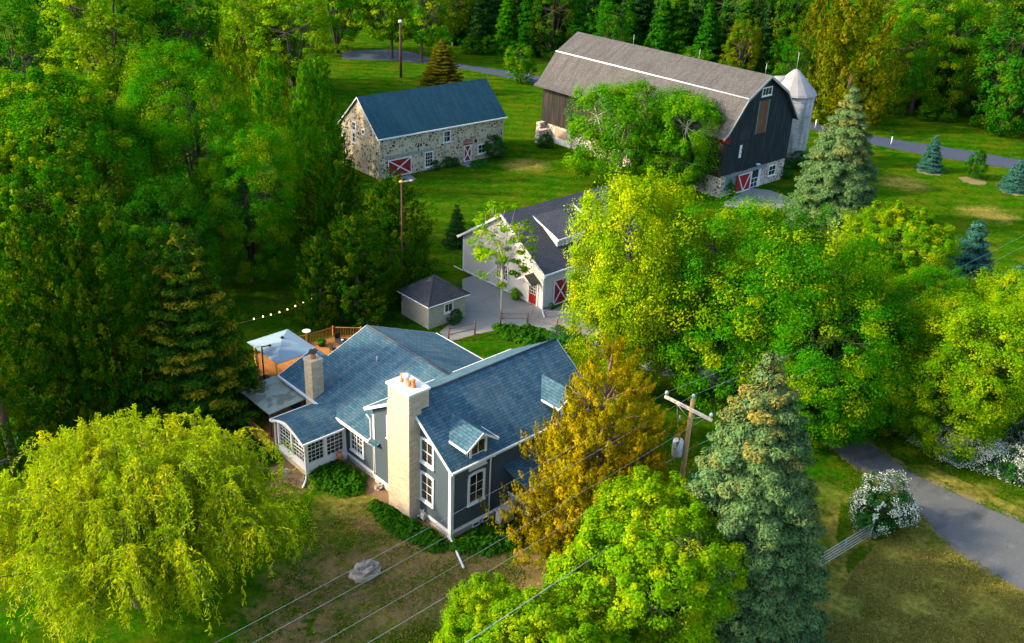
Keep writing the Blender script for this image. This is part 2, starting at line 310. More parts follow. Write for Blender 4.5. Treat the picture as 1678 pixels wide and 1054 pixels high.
class MB:
    """collects shapes in world metres; build() links them as one mesh relative to org"""
    def __init__(s): s.v = []; s.f = []; s.sm = []
    def add(s, vs, fs, smooth=False):
        b = len(s.v); s.v += [tuple(map(float, q)) for q in vs]; s.f += [tuple(b + i for i in f) for f in fs]; s.sm += [smooth] * len(fs); return s
    def box(s, x0, x1, y0, y1, z0, z1):
        return s.add([(x0, y0, z0), (x1, y0, z0), (x1, y1, z0), (x0, y1, z0), (x0, y0, z1), (x1, y0, z1), (x1, y1, z1), (x0, y1, z1)],
                     [(0, 3, 2, 1), (4, 5, 6, 7), (0, 1, 5, 4), (1, 2, 6, 5), (2, 3, 7, 6), (3, 0, 4, 7)])
    def fbox(s, fr, a0, a1, b0, b1, c0, c1):
        o, A, B, C = fr
        vs = [o + A * a + B * b + C * c for (a, b, c) in ((a0, b0, c0), (a1, b0, c0), (a1, b1, c0), (a0, b1, c0), (a0, b0, c1), (a1, b0, c1), (a1, b1, c1), (a0, b1, c1))]
        fl = np.dot(np.cross(A, B), C) < 0
        fs = [(0, 3, 2, 1), (4, 5, 6, 7), (0, 1, 5, 4), (1, 2, 6, 5), (2, 3, 7, 6), (3, 0, 4, 7)]
        return s.add(vs, [f[::-1] for f in fs] if fl else fs)
    def fbar(s, fr, p, q, w, c0, c1):
        """flat bar of width w lying on a wall frame from (a,b) p to q"""
        o, A, B, C = fr; p = np.array(p, float); q = np.array(q, float); d = q - p; ln = np.hypot(*d); d /= ln
        A2 = A * d[0] + B * d[1]; B2 = A * -d[1] + B * d[0]
        return s.fbox((o + A * p[0] + B * p[1], A2, B2, C), 0, ln, -w / 2, w / 2, c0, c1)
    def prism(s, poly, d):
        """poly: 3D points (planar); extruded by vector d"""
        n = len(poly); P = [np.array(p, float) for p in poly]; d = np.array(d, float)
        nrm = np.zeros(3)
        for i in range(n): nrm += np.cross(P[i], P[(i + 1) % n])
        if np.dot(nrm, d) > 0: P = P[::-1]
        vs = P + [p + d for p in P]
        fs = [tuple(range(n)), tuple(range(2 * n - 1, n - 1, -1))]
        for i in range(n):
            j = (i + 1) % n; fs.append((i, i + n, j + n, j))
        return s.add(vs, fs)
    def tube(s, pts, r, n=8, cap=True, smooth=True):
        pts = [np.array(p, float) for p in pts]; k = len(pts); rr = r if hasattr(r, '__len__') else [r] * k
        vs = []; up = None
        for i, p in enumerate(pts):
            t = pts[min(i + 1, k - 1)] - pts[max(i - 1, 0)]; t = t / (np.linalg.norm(t) + 1e-9)
            ref = np.array([0, 0, 1.0]) if abs(t[2]) < 0.9 else np.array([1.0, 0, 0])
            if up is not None: ref = up
            a = np.cross(t, ref); a /= np.linalg.norm(a) + 1e-9; b = np.cross(a, t); up = b
            for j in range(n):
                th = 2 * pi * j / n; vs.append(p + (a * cos(th) + b * sin(th)) * rr[i])
        fs = []
        for i in range(k - 1):
            for j in range(n):
                j2 = (j + 1) % n; fs.append((i * n + j, i * n + j2, (i + 1) * n + j2, (i + 1) * n + j))
        if cap: fs.append(tuple(range(n))[::-1]); fs.append(tuple((k - 1) * n + j for j in range(n)))
        return s.add(vs, fs, smooth)
    def lathe(s, c, prof, n=20, smooth=True):
        c = np.array(c, float); vs = []; fs = []
        for (r, z) in prof:
            for j in range(n):
                th = 2 * pi * j / n; vs.append(c + np.array([r * cos(th), r * sin(th), z]))
        for i in range(len(prof) - 1):
            for j in range(n):
                j2 = (j + 1) % n; fs.append((i * n + j, i * n + j2, (i + 1) * n + j2, (i + 1) * n + j))
        fs.append(tuple(range(n))[::-1]); fs.append(tuple((len(prof) - 1) * n + j for j in range(n)))
        return s.add(vs, fs, smooth)
    def build(s, name, mat, parent=None, org=(0, 0, 0), label=None):
        me = bpy.data.meshes.new(name)
        o3 = np.array(org, float)
        me.from_pydata([tuple(np.array(v) - o3) for v in s.v], [], s.f); me.validate()
        me.polygons.foreach_set('use_smooth', s.sm[:len(me.polygons)] if len(s.sm) >= len(me.polygons) else [False] * len(me.polygons))
        uvl = me.uv_layers.new(name='UVMap')
        for p in me.polygons:
            n = p.normal
            if abs(n.z) > 0.98: a = Vector((1, 0, 0)); b = Vector((0, 1, 0))
            else: a = Vector((0, 0, 1)).cross(n).normalized(); b = n.cross(a)
            for li in p.loop_indices:
                co = me.vertices[me.loops[li].vertex_index].co; uvl.data[li].uv = (co.dot(a), co.dot(b))
        me.materials.append(mat); o = bpy.data.objects.new(name, me); COL.objects.link(o)
        if parent: o.parent = parent
        elif org is not None: o.location = org
        if label: o['label'] = label
        return o

X = np.array([1.0, 0, 0]); Y = np.array([0, 1.0, 0]); Z = np.array([0, 0, 1.0])
def face_mx(x, y): return (np.array([x, y, 0.0]), Y, Z, -X)      # wall facing -x, a runs along +y
def face_my(x, y): return (np.array([x, y, 0.0]), X, Z, -Y)      # wall facing -y, a runs along +x

def window(parent, org, fr, a0, a1, b0, b1, cols=2, rows=2, trim=0.16, arch=0.0, mull=1, muntin=0.032, name='window', sill=True, split=True):
    """white framed window standing proud of the wall, dark glass behind its muntins"""
    m = MB(); t = trim; p0 = 0.0; p1 = 0.07
    m.fbox(fr, a0, a0 + t, b0, b1, p0, p1); m.fbox(fr, a1 - t, a1, b0, b1, p0, p1)
    m.fbox(fr, a0 + t, a1 - t, b0, b0 + t, p0, p1)
    o, A, B, C = fr
    if arch:
        k = 8; lo = []; hi = []
        for i in range(k + 1):
            u = i / k; a = a0 + (a1 - a0) * u; bump = arch * (1 - (2 * u - 1) ** 2)
            hi.append(o + A * a + B * (b1 + bump)); lo.append(o + A * a + B * (b1 - t + bump * 0.9))
        for i in range(k): m.prism([lo[i], lo[i + 1], hi[i + 1], hi[i]], C * (p1 + 0.004))
    else: m.fbox(fr, a0 + t, a1 - t, b1 - t, b1, p0, p1)
    if sill: m.fbox(fr, a0 - 0.04, a1 + 0.04, b0 - 0.07, b0, p0, p1 + 0.06)
    n = len(range(mull)); span = (a1 - a0 - 2 * t) / mull
    for q in range(mull):
        s0 = a0 + t + span * q; s1 = s0 + span
        if q: m.fbox(fr, s0 - 0.05, s0 + 0.05, b0 + t, b1 - t, p0, p1 - 0.003)
        for i in range(1, cols): m.fbox(fr, s0 + span * i / cols - muntin / 2, s0 + span * i / cols + muntin / 2, b0 + t, b1 - t * 0.9, p0, 0.035)
        for j in range(1, rows):
            bb = b0 + t + (b1 - b0 - 2 * t) * j / rows; mw = muntin * (1.9 if (split and j * 2 == rows) else 1)
            m.fbox(fr, s0, s1, bb - mw / 2, bb + mw / 2, p0, 0.033)
    w = m.build(name, M['white'], parent, org)
    g = MB(); g.fbox(fr, a0 + t * 0.5, a1 - t * 0.5, b0 + t * 0.5, b1 - t * 0.4 + arch * 0.6, 0.0, 0.012)
    g.build('pane', M['glass'], w, org)
    return w

def chevron(mb, axis, s0, s1, ridge, zr, e0, z0, e1, z1, th=0.16):
    """gable roof slab along axis; cross-section eave e0/z0 - ridge/zr - eave e1/z1"""
    sec = [(e0, z0), (ridge, zr), (e1, z1), (e1, z1 - th), (ridge, zr - th), (e0, z0 - th)]
    if axis == 'x': mb.prism([(s0, y, z) for y, z in sec], (s1 - s0, 0, 0))
    else: mb.prism([(x, s0, z) for x, z in sec], (0, s1 - s0, 0))
    return mb
# ------------------------------------------------------------------ setting
def sheet(name, poly, mat, z, kind='structure', label=None, ragged=0.0):
    if ragged:
        q = []
        for i in range(len(poly)):
            a = np.array(poly[i][:2], float); b = np.array(poly[(i + 1) % len(poly)][:2], float); k = max(1, int(np.linalg.norm(b - a) / .3))
            q += [a + (b - a) * j / k + rng.normal(0, ragged, 2) for j in range(k)]
        poly = q
    m = MB(); m.add([(p[0], p[1], z) for p in poly], [tuple(range(len(poly)))])
    o = m.build(name, mat, None, (0, 0, 0))
    if o.data.polygons[0].normal.z < 0: o.data.flip_normals()
    o['kind'] = kind
    return o
def smooth(pts, n=6):
    """Catmull-Rom through 2D points"""
    P = [np.array(p[:2], float) for p in pts]; out = []
    for i in range(len(P) - 1):
        p0 = P[max(i - 1, 0)]; p1 = P[i]; p2 = P[i + 1]; p3 = P[min(i + 2, len(P) - 1)]
        for j in range(n):
            t = j / n; out.append(0.5 * ((2 * p1) + (p2 - p0) * t + (2 * p0 - 5 * p1 + 4 * p2 - p3) * t * t + (3 * p1 - p0 - 3 * p2 + p3) * t ** 3))
    out.append(P[-1]); return out
def ribbon(name, left, right, mat, z, wob=0.0):
    a = smooth([G(*p) for p in left]); b = smooth([G(*p) for p in right])
    n = 220
    def res(q):
        d = np.r_[0, np.cumsum([np.linalg.norm(q[i + 1] - q[i]) for i in range(len(q) - 1)])]; t = np.linspace(0, d[-1], n)
        qa = np.array(q); return np.c_[np.interp(t, d, qa[:, 0]), np.interp(t, d, qa[:, 1])]
    a = res(a); b = res(b)
    if wob:
        cr_ = (a - b) / np.linalg.norm(a - b, axis=1, keepdims=True); w1, w2 = rng.normal(0, wob, (2, n)); a = a + cr_ * w1[:, None]; b = b + cr_ * w2[:, None]
    m = MB(); vs = [(p[0], p[1], z) for p in a] + [(p[0], p[1], z) for p in b]
    m.add(vs, [(i, i + 1, n + i + 1, n + i) for i in range(n - 1)])
    o = m.build(name, mat, None, (0, 0, 0))
    if o.data.polygons[0].normal.z < 0: o.data.flip_normals()
    o['kind'] = 'structure'; return o

gm = MB(); gm.add([(-400, -400, 0), (1500, -400, 0), (1500, 1500, 0), (-400, 1500, 0)], [(0, 1, 2, 3)])
g = gm.build('lawn', M['lawn'], None, (0, 0, 0)); g['kind'] = 'structure'
ribbon('back_road', [(560, 84), (650, 82), (700, 93), (760, 106), (880, 124), (1100, 164), (1330, 201), (1440, 224), (1560, 243), (1740, 274)],
       [(560, 97), (650, 100), (700, 105), (770, 115), (880, 137), (1100, 177), (1330, 212), (1440, 239), (1560, 261), (1740, 289)], M['roadblue'], 0.008, 0.05)
ribbon('driveway_verge', [(1180, 604.5), (1290, 648), (1372, 692.5), (1438, 729.5), (1504, 772), (1603, 818), (1720, 866), (2050, 1000), (2600, 1215)],
       [(1153, 632), (1261, 682), (1347, 725), (1404, 769), (1474.5, 812.5), (1533, 872), (1582, 918), (1740, 1007), (2060, 1185), (2500, 1430)], M['verge'], 0.006, 0.16)
ribbon('driveway', [(950, 520), (1060, 560), (1180, 606), (1290, 650), (1370, 697), (1435, 735), (1500, 778), (1600, 824), (1720, 872), (2050, 1006), (2600, 1222)],
       [(900, 545), (1000, 592), (1150, 632), (1260, 681), (1346, 724), (1403, 767), (1473, 810), (1531, 868), (1580, 914), (1740, 1002), (2060, 1180), (2500, 1425)], M['asphalt'], 0.014, 0.06)
sheet('garage_apron', [G(*p) for p in ((757, 458), (775, 452), (870, 490), (905, 508), (960, 484), (1050, 470), (1120, 520), (1060, 612), (1000, 582), (946, 556), (866, 532), (778, 548), (735, 560), (720, 545), (760, 510))], M['concrete'], 0.018)
sheet('barn_apron', [G(*p) for p in ((1190, 330), (1228, 308), (1262, 312), (1308, 328), (1322, 338), (1262, 346), (1185, 338))], M['concrete'], 0.012)
sheet('garden_path', [G(*p) for p in ((735, 562), (778, 549), (812, 540), (824, 532), (800, 518), (772, 526), (720, 552))], M['gravel'], 0.012, ragged=.06)
sheet('mulch_bed', [G(*p) for p in ((458, 745), (440, 772), (462, 792), (500, 800), (560, 806), (590, 800), (612, 816), (640, 838), (668, 862), (700, 880), (738, 890), (700, 845), (640, 800), (560, 745))], M['mulch'], 0.010, ragged=.09)
sheet('stone_barn_step', [G(*p) for p in ((664, 300), (682, 294), (672, 286), (655, 291))], M['concrete'], 0.012)
sheet('stone_barn_door_slab', [G(*p) for p in ((753, 269), (766, 274), (780, 270), (768, 264))], M['concrete'], 0.012)
for nm, pts in (('spruce_bed', (1522, 281)), ('bush_bed', (1594, 296)), ('spruce_bed', (1661, 314))):
    c = G(*pts); sheet(nm, [(c[0] + 1.75 * (1 + 0.12 * sin(i * 2.3)) * cos(2 * pi * i / 20), c[1] + 1.75 * sin(2 * pi * i / 20)) for i in range(20)], M['verge'], 0.010, ragged=.12)

# ------------------------------------------------------------------ farmhouse
OH = (32.23, 38.05, 0.0)
house = empty('farmhouse', OH, 'grey sided farmhouse with blue shingle roofs and a tall cream stone chimney', 'house', rz=0.0)
def hp(mb, name, mat, label=None, parent=None): return mb.build(name, mat, parent or house, OH, label)
# main block
xg, xe, yr, y0, y1 = 32.23, 44.75, 42.15, 38.05, 46.2
SL = 0.68; ZR = 8.50
zat = lambda y: ZR - (SL if y < yr else .595) * abs(y - yr)
w = MB(); w.prism([(xg, y0, 0.52), (xg, y1, 0.52), (xg, y1, zat(y1) - 0.2), (xg, yr, ZR - 0.2), (xg, y0, zat(y0) - 0.2)], (xe - xg, 0, 0))
# wing walls (ridge along y)
wx0, wx1, wr, wzr = 32.33, 45.0, 38.65, 6.15
WS = (6.15 - 3.4) / (38.65 - 31.95)
wz = lambda x: wzr - WS * abs(x - wr)
w.prism([(wx0, 55.6, 0.52), (wx1, 55.6, 0.52), (wx1, 55.6, wz(wx1) - 0.2), (wr, 55.6, wzr - 0.2), (wx0, 55.6, wz(wx0) - 0.2)], (0, 46.15 - 55.6, 0))
w.prism([(32.45, 57.4, 0.52), (35.0, 57.4, 0.52), (35.0, 57.4, wz(35.0) - 0.2), (32.45, 57.4, wz(32.45) - 0.2)], (0, 55.55 - 57.4, 0))
hp(w, 'wall', M['wall'])
f = MB(); f.box(xg + .04, xe - .04, y0 + .04, y1 - .04, -0.2, 0.52); f.box(wx0 + .05, wx1 - .05, 46.2, 55.55, -0.2, 0.52); f.box(32.5, 34.9, 55.55, 57.35, -0.2, 0.52); hp(f, 'foundation', M['found'])
t = MB()   # white boards: sills, corner boards, rakes, fascias
t.box(xg - .035, xg, y0, 41.1, 0.42, 0.66); t.box(xg - .035, xg, 43.35, y1, 0.42, 0.66); t.box(xg - .035, xe, y0 - .035, y0 - .001, 0.42, 0.66)
t.box(wx0 - .035, wx0, 46.2, 49.5, 0.42, 0.66)
t.box(xg - .045, xg + .2, y0 - .045, y0 + .0, 0.0, 5.45); t.box(xg - .045, xg, y0 + 0.001, y0 + .22, 0.0, 5.5); t.box(xg - .045, xg, y1 - .22, y1, 0.66, 5.4)
hp(t, 'trim', M['white'])
r = MB(); chevron(r, 'x', 31.93, 45.07, yr, ZR, 37.65, zat(37.65), 46.65, zat(46.65)); hp(r, 'roof', M['roofblue'])
rc = MB(); rc.tube([(31.95, yr, ZR + .0), (45.05, yr, ZR + .0)], 0.09, 6); hp(rc, 'ridge_cap', plain('ridge_shingle', (0.03, 0.045, 0.06), 0.9))
fa = MB()
for e, s in ((37.65, -1), (46.65, 1)):
    fa.prism([(31.9, e + .001 * s, zat(e) + .0), (31.9, e + .10 * s, zat(e) - .03), (31.9, e + .10 * s, zat(e) - .16), (31.9, e + .001 * s, zat(e) - .2)], (13.2, 0, 0))
for sgn in (-1, 1):
    e = 37.65 if sgn < 0 else 46.65
    fa.prism([(31.93, yr, ZR - .012), (31.93, e, zat(e) - .012), (31.93, e, zat(e) - .24), (31.93, yr, ZR - .24)], (-0.05, 0, 0))
    fa.prism([(45.07, yr, ZR - .012), (45.07, e, zat(e) - .012), (45.07, e, zat(e) - .24), (45.07, yr, ZR - .24)], (0.05, 0, 0))
hp(fa, 'fascia', M['white'])
# wing roof
r = MB(); sec = [(31.95, wz(31.95)), (wr, wzr), (45.35, wz(45.35))]
chevron(r, 'y', 45.4, 55.9, wr, wzr, 31.95, wz(31.95), 45.35, wz(45.35))
r.prism([(31.95, 55.902, wz(31.95)), (35.1, 55.902, wz(35.1)), (35.1, 55.902, wz(35.1) - .16), (31.95, 55.902, wz(31.95) - .16)], (0, 1.78, 0)); hp(r, 'roof', M['roofblue'])
rc = MB(); rc.tube([(wr, 46.0, wzr), (wr, 55.88, wzr)], 0.09, 6); hp(rc, 'ridge_cap', M['roofgrey'])
fa = MB()
fa.box(31.83, 31.95, 46.25, 57.72, wz(31.95) - .19, wz(31.95) - .02); fa.box(45.351, 45.47, 46.7, 55.9, wz(45.35) - .19, wz(45.35) - .02)
fa.prism([(31.95, 57.684, wz(31.95) + .0), (35.1, 57.684, wz(35.1) + .0), (35.1, 57.684, wz(35.1) - .2), (31.95, 57.684, wz(31.95) - .2)], (0, .05, 0))
for xa in (31.95, 45.35):
    fa.prism([(wr, 55.902, wzr - .01), (xa, 55.902, wz(xa) - .01), (xa, 55.902, wz(xa) - .22), (wr, 55.902, wzr - .22)] if xa > 40 else [(wr, 55.902, wzr - .01), (35.12, 55.902, wz(35.12) - .01), (35.12, 55.902, wz(35.12) - .22), (wr, 55.902, wzr - .22)], (0, .05, 0))
hp(fa, 'fascia', M['white'])
vp = MB(); vp.tube([(36.75, 51.95, 5.2), (36.75, 51.95, 5.75)], 0.07, 8); hp(vp, 'vent_pipe', M['grey'])
# chimneys
c = MB(); c.box(31.35, 32.32, 41.12, 43.36, -0.1, 8.1); c.box(31.40, 32.95, 41.17, 43.31, 8.1, 9.3)
hp(c, 'chimney', M['lime'])
chim = house.children[-1]
cc = MB(); cc.box(31.30, 33.02, 41.08, 43.40, 9.3, 9.45); cc.build('chimney_cap', M['cap'], chim, OH)
for yy, xx, h, rr in ((42.75, 32.1, .55, .15), (41.75, 32.2, .55, .16), (42.05, 32.1, .35, .14)):
    p = MB(); p.lathe((xx, yy, 9.45), [(rr, 0), (rr * 1.05, .06), (rr * .75, .2), (rr * .7, h * .8), (rr * .9, h * .86), (rr * .85, h), (rr * .5, h)], 14); p.build('chimney_pot', M['terra'], chim, OH)
p = MB(); p.lathe((32.15, 42.4, 9.45), [(.16, 0), (.16, .45), (.27, .47), (.27, .6), (.05, .66)], 16); p.build('flue_cap', M['white'], chim, OH)
c = MB(); c.box(31.92, 32.85, 53.02, 54.0, 0, 6.2); c.box(31.88, 32.89, 52.98, 54.04, 6.2, 6.45); hp(c, 'chimney', M['oldbrick']); ch2 = house.children[-1]
p = MB(); p.lathe((32.38, 53.5, 6.45), [(.2, 0), (.2, .35), (.17, .36)], 14); p.build('chimney_pot', M['terra'], ch2, OH)
p = MB(); p.lathe((32.38, 53.5, 6.8), [(.16, 0), (.16, .12), (.42, .14), (.30, .26), (.05, .34)], 4, False); p.build('flue_cap', M['dark'], ch2, OH)
# windows of the main block
frg = face_mx(xg, 0); frr = face_my(0, y0)
window(house, OH, frg, 39.70, 41.08, 1.55, 3.70, 2, 3, arch=.08, split=False)
window(house, OH, frg, 39.70, 41.08, 4.45, 6.25, 2, 2, arch=.08, split=True)
window(house, OH, frg, 43.25, 44.60, 4.40, 6.10, 2, 2)
window(house, OH, frr, 33.55, 34.98, 2.00, 4.28, 2, 3, arch=.10, split=False)
window(house, OH, face_my(0, 37.985), 33.56, 34.96, 4.78, 6.72, 2, 2, arch=.14)
window(house, OH, frr, 34.05, 34.62, 0.06, 0.40, 1, 1, trim=.05, sill=False, name='basement_window')
window(house, OH, frr, 34.85, 35.42, 0.06, 0.40, 1, 1, trim=.05, sill=False, name='basement_window')
# wall dormers
def dormer(cx, win=True):
    d = MB(); zb, ze, zp = 4.9, 6.62, 7.38
    d.prism([(cx - .82, 37.985, zb), (cx + .82, 37.985, zb), (cx + .82, 37.985, ze - .05), (cx, 37.985, zp - .2), (cx - .82, 37.985, ze - .05)], (0, 2.2, 0))
    o = hp(d, 'dormer', M['wall'])
    rr = MB(); sl = (7.42 - 6.55) / 1.28
    chevron(rr, 'y', 37.55, 40.55, cx, 7.42, cx - 1.28, 6.55, cx + 1.28, 6.55, .11); rr.build('dormer_roof', M['roofblue'], o, OH)
    tt = MB()
    for s in (-1, 1): tt.prism([(cx, 37.549, 7.41), (cx + 1.28 * s, 37.549, 6.54), (cx + 1.28 * s, 37.549, 6.38), (cx, 37.549, 7.25)], (0, -.05, 0)); tt.box(cx + s * 1.28 - (.07 if s < 0 else 0), cx + s * 1.28 + (.07 if s > 0 else 0), 37.55, 39.2, 6.40, 6.53)
    tt.build('fascia', M['white'], o, OH)
    return o
dormer(34.27); d2 = dormer(42.2)
window(house, OH, face_my(0, 37.985), 41.5, 42.9, 4.78, 6.72, 2, 2, arch=.14)
# downspouts
for pts_, r_ in (([(35.36, 37.6, 5.25), (35.36, 37.95, 5.0), (35.36, 37.96, 0.75)], .06), ([(31.93, 37.75, 5.3), (32.1, 37.93, 4.9), (32.1, 37.93, .35), (31.9, 37.3, .16), (31.1, 35.4, .07)], .075),
        ([(31.86, 46.35, 3.25), (32.2, 46.1, 2.9), (32.18, 46.08, .7)], .06), ([(32.0, 46.6, 5.3), (32.1, 46.3, 5.0), (32.12, 46.28, 3.5), (31.95, 46.5, 3.3)], .06)):
    d = MB(); d.tube(pts_, r_, 6); hp(d, 'downspout', M['white'])
# wing window beside the sunroom
window(house, OH, face_mx(wx0, 0), 47.42, 49.02, 1.2, 2.95, 2, 4, mull=2, muntin=.04)
# sunroom
sx, sy0, sy1 = 28.98, 49.5, 53.1
s_ = MB(); s_.box(sx, 32.3, sy0, sy1, .45, .95); s_.box(sx + .02, 32.3, sy0 + .02, sy1 - .02, 2.82, 2.95)
s_.prism([(sx, sy0, 2.75), (sx, sy1, 2.75), (sx, sy1, 2.88), (sx, (sy0 + sy1) / 2, 3.5), (sx, sy0, 2.88)], (.14, 0, 0))
s_.box(sx - .02, 32.3, sy0 - .02, sy1 + .02, .94, 1.02)
for (px, py) in ((sx, sy0), (sx, sy1 - .2), (32.05, sy0)): s_.box(px - .01, px + .21, py - .01, py + .21, .2, 2.85)
s_.box(sx - .01, sx + .19, 51.2, 51.4, .95, 2.9); s_.box(30.45, 30.68, sy0 - .01, sy0 + .2, .95, 2.85)
sun = hp(s_, 'sunroom', M['white'])
q = MB(); q.box(sx + .05, 32.3, sy0 + .05, sy1 - .05, -.1, .45); q.build('sunroom_base', M['lime'], sun, OH)
q = MB(); q.box(sx + .1, 32.25, sy0 + .1, sy1 - .1, .95, 2.84); q.build('sunroom_glazing', M['glass'], sun, OH)
q = MB()
fx = face_mx(sx + .1, 0); fy = face_my(0, sy0 + .1)
def grid(fr, a0, a1, b0, b1, n, mrow, thick=.024):
    for i in range(1, n): a = a0 + (a1 - a0) * i / n; q.fbox(fr, a - thick / 2, a + thick / 2, b0, b1, 0, .03)
    for j in range(1, mrow): b = b0 + (b1 - b0) * j / mrow; tk = thick * (2.6 if j * 2 == mrow else 1); q.fbox(fr, a0, a1, b - tk / 2, b + tk / 2, 0, .028)
    for a in (a0, a1): q.fbox(fr, a - .045, a + .045, b0, b1, 0, .05)
for a0, a1 in ((sy0 + .2, 51.2), (51.4, sy1 - .2)): grid(fx, a0, a1, 1.02, 2.78, 4, 6)
for a0, a1 in ((sx + .2, 30.45), (30.68, 32.05)): grid(fy, a0, a1, 1.02, 2.82, 4, 6)
q.build('sunroom_muntins', M['white'], sun, OH)
q = MB(); cy = 51.28
sec = []
for i in range(13):
    u = i / 12; yy = 49.2 + (53.3 - 49.2) * u; v = 2 * u - 1; sec.append((yy, 2.98 + .68 * (1 - abs(v) ** 1.5)))
low = [(a, b - .12) for a, b in sec[::-1]]
q.prism([(28.62, a, b) for a, b in sec + low], (4.5, 0, 0)); q.build('sunroom_roof', M['roofblue'], sun, OH)
q = MB()
for i in range(12):
    (a0, b0), (a1, b1) = sec[i], sec[i + 1]; q.prism([(28.618, a0, b0 - .01), (28.618, a1, b1 - .01), (28.618, a1, b1 - .2), (28.618, a0, b0 - .2)], (-.05, 0, 0))
q.box(28.57, 31.9, 49.09, 49.199, 2.84, 2.965); q.box(28.57, 31.9, 53.301, 53.41, 2.84, 2.965)
q.tube([(28.66, 49.15, 2.84), (28.9, 49.42, 2.6), (28.9, 49.42, .4), (28.75, 49.2, .12), (28.1, 48.6, .06)], .075, 6)
q.tube([(28.62, 53.36, 2.84), (28.86, 53.2, 2.6), (28.86, 53.22, .45), (28.6, 53.5, .1), (28.3, 53.4, .06)], .07, 6)
q.build('gutter', M['white'], sun, OH)
# side porch of the main block
p = MB(); p.box(36.9, 44.6, 35.9, 38.0, .45, .62); hp(p, 'porch_floor', M['oldwood']); pf = house.children[-1]
p = MB()
for xx in (36.95, 39.4, 41.9, 44.45): p.box(xx, xx + .13, 35.95, 36.08, .62, 3.15)
for zz in (.75, 1.5): p.box(36.95, 44.5, 35.98, 36.04, zz, zz + .07); p.box(36.98, 37.04, 36.08, 37.98, zz, zz + .07)
for i in range(52): xx = 37.1 + i * .143; p.box(xx, xx + .04, 35.99, 36.03, .82, 1.5)
for i in range(13): yy = 36.15 + i * .143; p.box(36.99, 37.03, yy, yy + .04, .82, 1.5)
p.build('porch_railing', M['white'], pf, OH)
p = MB(); p.prism([(36.6, 38.02, 3.75), (36.6, 35.6, 3.05), (36.6, 35.6, 2.9), (36.6, 38.02, 3.6)], (8.2, 0, 0)); p.build('porch_roof', M['roofblue'], pf, OH)
p = MB(); p.box(36.6, 44.8, 35.5, 35.598, 2.9, 3.06); p.build('fascia', M['white'], pf, OH)
# gas meter on the gable wall
gmr = MB(); gmr.box(31.88, 32.15, 40.35, 40.65, .35, .75); gmr.tube([(32.0, 40.5, 0), (32.0, 40.5, .4)], .03, 6); gmr.tube([(32.0, 40.5, .7), (32.0, 40.5, 1.0), (32.2, 40.5, 1.0)], .03, 6); gmr.lathe((31.95, 40.9, .3), [(.05, 0), (.14, .04), (.14, .12), (.05, .16)], 12)
tag(gmr.build('gas_meter', M['grey'], None, (32.0, 40.5, 0)), 'small grey gas meter low on the gable wall right of the stone chimney', 'gas meter')

# air conditioner
ac = empty('air_conditioner', (36.0, 37.1, 0.0), 'beige heat pump unit standing against the blue side wall of the farmhouse', 'air conditioner')
oc = (36.0, 37.1, 0.0); b = MB(); b.box(35.4, 36.6, 36.9, 37.35, .18, 1.15); b.box(35.38, 36.62, 36.88, 37.37, 1.15, 1.19); b.build('casing', plain('beige_casing', (0.5, 0.5, 0.46), 0.5, var=.08), ac, oc)
b = MB()
for i in range(9):
    a = [(35.85 + (.05 + .037 * i) * cos(2 * pi * j / 24), 36.885, .66 + (.05 + .037 * i) * sin(2 * pi * j / 24)) for j in range(25)]; b.tube(a, .009, 4, False)
b.build('fan_grille', M['grey'], ac, oc)
for a in (35.45, 36.4): b = MB(); b.box(a, a + .15, 36.88, 37.37, .0, .18); b.build('foot', M['dark'], ac, oc)

# ------------------------------------------------------------------ deck, cover, parasol
OD = (33.0, 60.0, 0.0); DZ = 0.8
deck = empty('deck', OD, 'orange timber deck with a slatted railing behind the farmhouse', 'deck')
outline = [(28.45, 53.5), (28.45, 59.0), (32.0, 61.0), (34.6, 66.2), (38.8, 64.9), (41.3, 64.75), (43.1, 63.2), (43.1, 58.2), (35.3, 56.0), (35.2, 57.8), (32.4, 57.8), (32.2, 53.5)]
d = MB(); d.prism([(a, b_, DZ - .12) for a, b_ in outline], (0, 0, .12)); d.build('floor', M['deckwood'], deck, OD)
d = MB()
for i in range(0, 7):
    a = np.array(outline[i]); e = np.array(outline[i + 1]); ln = np.linalg.norm(e - a); u = (e - a) / ln
    for zz in (DZ + .08, DZ + .86): d.tube([(*(a), zz), (*(e), zz)], .045, 4, smooth=False)
    for k in range(int(ln / .14)): q = a + u * (.07 + .14 * k); d.tube([(*q, DZ + .08), (*q, DZ + .86)], .02, 4, False, False)
d.build('railing', M['deckwood'], deck, OD)
for i in range(0, 8):
    a = outline[i]; p = MB(); p.box(a[0] - .06, a[0] + .06, a[1] - .06, a[1] + .06, 0, DZ + .98); p.build('post', M['deckwood'], deck, OD)
d = MB()
for i in range(0, 3):
    a = np.array(outline[i]); e = np.array(outline[i + 1]); d.prism([(*a, DZ - .3), (*e, DZ - .3), (*e, DZ - .121), (*a, DZ - .121)], (.05, 0, 0))
d.build('skirt_board', M['deckwood'], deck, OD)
OC = (30.6, 56.3, 0.8)
cov = empty('patio_cover', OC, 'stained corrugated patio roof on thin posts over the end of the deck', 'patio cover')
d = MB(); d.prism([(29.02, 54.15, 2.74), (32.0, 54.15, 2.92), (32.0, 54.15, 2.97), (29.02, 54.15, 2.79)], (0, 4.3, 0)); d.build('roof_panel', M['corr'], cov, OC)
for a, b_ in ((29.1, 54.25), (29.1, 58.3), (31.75, 54.25), (31.75, 58.3)): p = MB(); p.box(a, a + .09, b_, b_ + .09, .8, 2.73); p.build('post', M['oldwood'], cov, OC)
for a, b_ in ((29.08, 2.62), (31.73, 2.72)): p = MB(); p.box(a, a + .12, 54.2, 58.4, b_, b_ + .112); p.build('beam', M['oldwood'], cov, OC)
OU = (34.75, 62.0, DZ)
umb = empty('parasol', OU, 'large square pale grey cantilever parasol over the deck', 'parasol')
